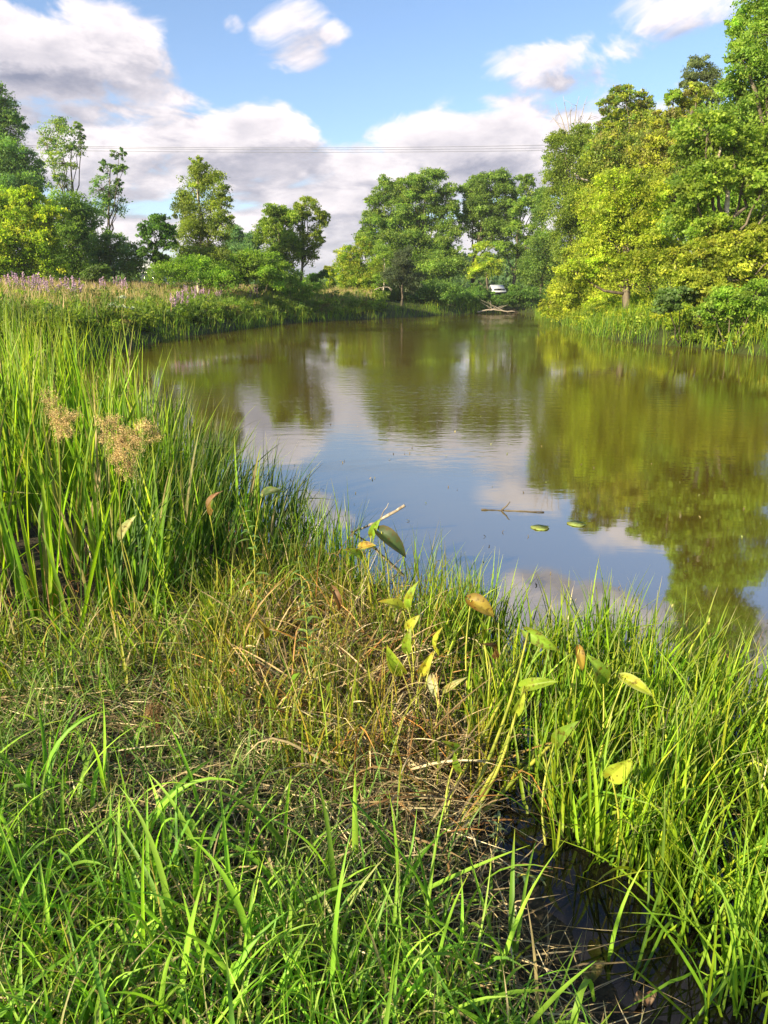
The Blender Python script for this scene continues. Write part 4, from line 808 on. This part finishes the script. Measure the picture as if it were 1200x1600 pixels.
seed_plant('drooping tan feathery seed head, larger right one in front of the tall reeds', 192, 3.15, [(190, 860, 3.1), (186, 750, 3.0), (180, 690, 2.95)], [(172, 672, 2.95, 20, 20, 20), (190, 690, 2.95, 26, 24, 26), (215, 682, 2.95, 22, 18, 18), (185, 712, 2.93, 18, 22, 18), (204, 726, 2.93, 12, 22, 14), (228, 668, 2.96, 18, 14, 12), (178, 660, 2.97, 16, 16, 12), (245, 678, 2.98, 12, 12, 7)], SH)
seed_plant('tan feathery seed head, smaller left one in front of the tall reeds', 88, 3.3, [(92, 880, 3.2), (95, 760, 3.1), (92, 690, 3.08)], [(82, 640, 3.1, 14, 22, 14), (92, 656, 3.1, 20, 18, 18), (106, 658, 3.1, 18, 18, 16), (98, 672, 3.1, 20, 14, 14), (76, 622, 3.12, 10, 12, 8)], SH)
seed_plant('brown weathered seed head low over the trampled straw in shade', 240, 2.55, [(245, 1200, 2.5), (246, 1160, 2.45)], [(240, 1120, 2.45, 12, 20, 16), (250, 1138, 2.45, 16, 16, 18), (246, 1160, 2.45, 12, 12, 12), (236, 1105, 2.45, 8, 12, 8)], [(.22, .12, .06), (.3, .18, .09), (.16, .09, .05)])

# ------------------------------------------------------------------ leafy sprigs (narrow paired leaves)
def sprig(label, base, path, Y, nl, L_, cols, down=.15):
    b = at(base[0], base[1], Y[0]); b[2] = max(float(terrain(b[0], b[1])), -.05) - .01; r = empty('leafy_sprig', tuple(b), label, 'herb', 'leafy weeds in the soft grass' if label.startswith('small leafy') else 'narrow-leaved sprigs')
    pts = np.array([b] + [at(u, v, y) for (u, v), y in zip(path, Y[1:])]); t = np.linspace(0, 1, len(pts)); tt = np.linspace(0, 1, 24)
    P3 = np.stack([np.interp(tt, t, pts[:, i]) for i in range(3)], -1)
    for _ in range(2): P3[1:-1] = (P3[:-2] + 2 * P3[1:-1] + P3[2:]) / 4
    st, lf = Acc(), Acc(); tube(st, P3, np.linspace(.0032, .0012, 24), 6)
    for i in range(nl):
        f = .18 + .82 * i / (nl - 1); c = np.array([np.interp(f, tt, P3[:, j]) for j in range(3)]); a = i * 2.4 + rng.normal(0, .3); ll = L_ * rng.uniform(.7, 1.15) * (1 - .45 * f)
        d = unit(np.array([math.cos(a), math.sin(a), .35 - down * 2 + rng.normal(0, .2)])); cc = pal(cols, 1)[0]
        V, Fq, C = ovate(c + d * ll * .5, ll, ll * .24, d, (rng.normal(0, .2), -.2, 1), cc, cc, curl=.3, fold=.3, heart=0); lf.add(V, Fq, C)
    st.build('stem', MAT['stem'], r, smooth=True); lf.build('leaves', MAT['broad'], r, smooth=True)
BG = [(.12, .24, .06), (.16, .30, .08)]; GG = [(.10, .17, .09), (.13, .2, .11), (.09, .15, .07)]
sprig('upright bright green narrow-leaved sprig in the middle sedge', (488, 1150), [(484, 1060), (478, 960), (466, 870)], (2.75, 2.78, 2.8, 2.85), 46, .085, BG)
sprig('second bright sprig close right of the upright one', (505, 1140), [(500, 1070), (498, 1000)], (2.7, 2.72, 2.75), 26, .075, BG)
sprig('short green sprig at the left reeds near the dark folded leaf', (395, 930), [(398, 860), (380, 800)], (3.3, 3.3, 3.35), 22, .09, BG)
sprig('grey-green sprig rising highest over the dark hollow', (745, 1450), [(760, 1370), (775, 1320), (780, 1275)], (1.85, 1.85, 1.87, 1.9), 26, .075, GG, .2)
sprig('grey-green sprig arching right over the dark hollow', (750, 1470), [(790, 1390), (815, 1365), (842, 1370)], (1.8, 1.8, 1.8, 1.82), 24, .075, GG, .3)
sprig('grey-green sprig drooping low towards the soft grass', (740, 1500), [(765, 1420), (785, 1405), (790, 1440)], (1.75, 1.75, 1.76, 1.76), 20, .07, GG, .4)
sprig('shaded green sprig beside the thick yellow stalks', (725, 1420), [(735, 1360), (745, 1330)], (1.9, 1.92, 1.94), 16, .07, GG, .1)

for (u, v, Y, dx) in [(60, 1400, 1.9, 20), (180, 1480, 1.75, -30), (300, 1440, 1.8, 25), (420, 1500, 1.7, -20), (520, 1420, 1.85, 30), (130, 1330, 2.05, 15), (610, 1500, 1.7, 20), (360, 1360, 2.0, -25), (250, 1560, 1.6, 20), (480, 1570, 1.6, -25)]:
    sprig('small leafy green weed growing up through the soft grass at the bottom', (u, v), [(u + dx * .4, v - 60), (u + dx, v - 110)], (Y, Y, Y - .02), 15, .07, BG + GG, rng.uniform(0, .3))
# ------------------------------------------------------------------ sticks, logs, pads, fallen leaves
def stick(name, label, pts, r0, r1, mat='dead_wood', group=None, twigs=(), cat='branch'):
    pts = np.array(pts); t = np.linspace(0, 1, len(pts)); n = 14; tt = np.linspace(0, 1, n); P3 = np.stack([np.interp(tt, t, pts[:, i]) for i in range(3)], -1)
    P3[1:-1] += rng.normal(0, r0 * .35, (n - 2, 3)); ac = Acc(); tube(ac, P3, np.linspace(r0, r1, n) * rng.uniform(.85, 1.15, n), 8)
    for (f, e, rr) in twigs:
        c = np.array([np.interp(f, tt, P3[:, j]) for j in range(3)]); tube(ac, bez(c, e, 0, 6, rr * .5), np.linspace(rr, rr * .4, 6), 5)
    return tag(ac.build(name, MAT[mat], smooth=True), label, cat, group)
a = gnd(548, 832, -.005); b = at(632, 790, 4.95)
stick('floating_branch', 'broken brown branch sticking up out of the water beside the broad leaves', [a, (a + b) / 2 + np.array([0, 0, -.02]), b], .007, .012, twigs=[(.55, at(607, 786, 5.0), .005)])
a, b, m_ = gnd(752, 796, .004), gnd(850, 800, .004), gnd(790, 798, .0)
stick('floating_twig', 'small dark twig with upright stub lying out on the water', [a, m_, b], .006, .004, twigs=[(.42, at(797, 784, m_[1]), .009), (.42, at(787, 800, m_[1] - .05), .004)], mat='bark')
for (lab, P_) in [('white driftwood tangle on the far shore in the corner below the forked tree', [(745, 487), (768, 484), (805, 487)]), ('bleached fallen log on the far shore left of the driftwood tangle', [(690, 489), (705, 485), (722, 489)])]:
    pts = [at(u, v, 74) for u, v in P_]; pts = [np.array([p[0], p[1], max(p[2], .05)]) for p in pts]
    tw = [(rng.uniform(.3, .8), pts[1] + np.array([rng.uniform(-1.6, 1.6), rng.uniform(-.8, .8), rng.uniform(.2, .9)]), .025) for _ in range(9 if 'tangle' in lab else 3)]
    stick('driftwood', lab, pts, .08, .05, 'dead_wood', 'driftwood on the far shore', tw, 'driftwood')
pts = [at(u, v, 66.5) for u, v in [(585, 453), (595, 449), (606, 448), (613, 453)]]
stick('dead_branch', 'bleached dead branch arching over the dark bush at the far end', pts, .035, .02, 'dead_wood', None, [(.5, at(600, 450, 66), .02), (.7, at(612, 455, 66), .02)])
stick('dead_limb', 'pale dead limb jutting from the olive tree of the right bank', [at(918, 283, 50), at(905, 278, 49.6), at(898, 272, 49.4)], .07, .03, 'pale_bark', None, cat='branch')
for (u, v, r, lab) in [(844, 825, .066, 'left one of two flat green lily pads on the water'), (901, 819, .068, 'right one of two flat green lily pads on the water')]:
    c = gnd(u, v); V = [(c[0], c[1], .006)]; n = 26
    for i in range(n + 1):
        a = .25 + i / n * (2 * math.pi - .5); q = r * (1 + .05 * math.sin(3 * a)); V.append((c[0] + q * math.cos(a), c[1] + q * math.sin(a) * 1.0, .006 + .002 * math.sin(5 * a)))
    for p in list(V): V.append((p[0], p[1], p[2] - .004))
    m = n + 2; Fq = [(0, i, i + 1) for i in range(1, n + 1)] + [(m, m + i + 1, m + i) for i in range(1, n + 1)]
    for i in range(1, n + 1): Fq += [(i, m + i, m + i + 1), (i, m + i + 1, i + 1)]
    tag(mesh_obj('lily_pad', V, Fq, MAT['broad'], None, np.tile(np.array([[.30, .40, .12]]), (len(V), 1))), lab, 'lily pad', 'lily pads')
# crumpled fallen leaves on the straw
for (u, v, L_, deg, c1, lab) in [(432 / 2 + 0, 1197, .085, 20, (.17, .11, .06), 'crumpled brown fallen leaf left of the brown seed head stem'), (200, 1232, .05, 80, (.2, .12, .07), 'reddish fallen leaf fragment below the crumpled brown leaf'), (283, 1280, .08, 150, (.24, .17, .13), 'flat greyish-pink fallen leaf on the straw'), (338, 1150, .07, 10, (.24, .15, .08), 'tan fallen leaf on the mud right of the brown seed head'), (365, 1260, .05, 50, (.22, .15, .1), 'small torn fallen leaf at the edge of the sedge'), (262, 1178, .055, 200, (.3, .22, .13), 'pale fallen leaf directly under the brown seed head'), (930, 1505, .07, 30, (.25, .25, .07), 'yellowing leaf floating on the dark water at lower right'), (1005, 1540, .06, 200, (.3, .2, .12), 'tan dead leaf floating in the lower right corner'), (668, 985 + 300, .06, 120, (.28, .2, .1), 'tan dead leaf under the thick yellow stalks')]:
    g = gnd(u, v, .05); z = max(float(terrain(g[0], g[1])), .0) + (.035 if u < 900 and u != 668 else .008); a = math.radians(deg)
    V, Fq, C = ovate((g[0], g[1], z), L_, L_ * .55, (math.cos(a), math.sin(a), .1), (.1, -.15, 1), c1, tuple(q * .6 for q in c1), curl=-.5, fold=.45, heart=.1)
    V[:, 2] += .006 * np.sin(V[:, 0] * 160) + .006 * np.sin(V[:, 1] * 190)
    tag(mesh_obj('fallen_leaf', V, Fq, MAT['broad'], None, C, smooth=True), lab, 'leaf', 'fallen leaves')
# floating weed at the left far shore
acc = Acc()
for (u, v, ru, rv) in [(240, 527, 34, 2.6), (268, 522, 26, 1.8), (318, 512, 24, 1.6), (345, 509, 20, 1.2), (160, 548, 30, 3)]:
    c = gnd(u, v); n = 500; rx = ru * c[1] / F; ry = gnd(u, v - rv)[1] - c[1]; a = rng.uniform(0, 6.28, n); q = rng.random(n) ** .5
    leaves(acc, np.stack([c[0] + rx * q * np.cos(a), c[1] + ry * q * np.sin(a), np.full(n, .02)], -1), .13, pal([(.14, .2, .06), (.22, .26, .12), (.3, .32, .22)], n), up=6, aspect=.9)
tag(acc.build('floating_weed', MAT['tree']), 'pale floating weed along the left shoreline', 'pondweed', kind='stuff')

# bits of leaf and reed adrift on the water
acc = Acc(); n = 130
x = rng.uniform(-1.2, 3.4, n); y = 3.6 + rng.random(n) ** 1.6 * 7; k = sdist(x, y) < -.15; x, y = x[k], y[k]; n = len(x)
leaves(acc, np.stack([x, y, np.full(n, .006)], -1), .028, pal([(.35, .3, .12), (.3, .2, .1), (.3, .35, .1), (.12, .09, .05)], n), up=9, aspect=.4)
tag(acc.build('floating_debris', MAT['dry']), 'scattered bits of dead leaf adrift on the pond', 'debris', kind='stuff')
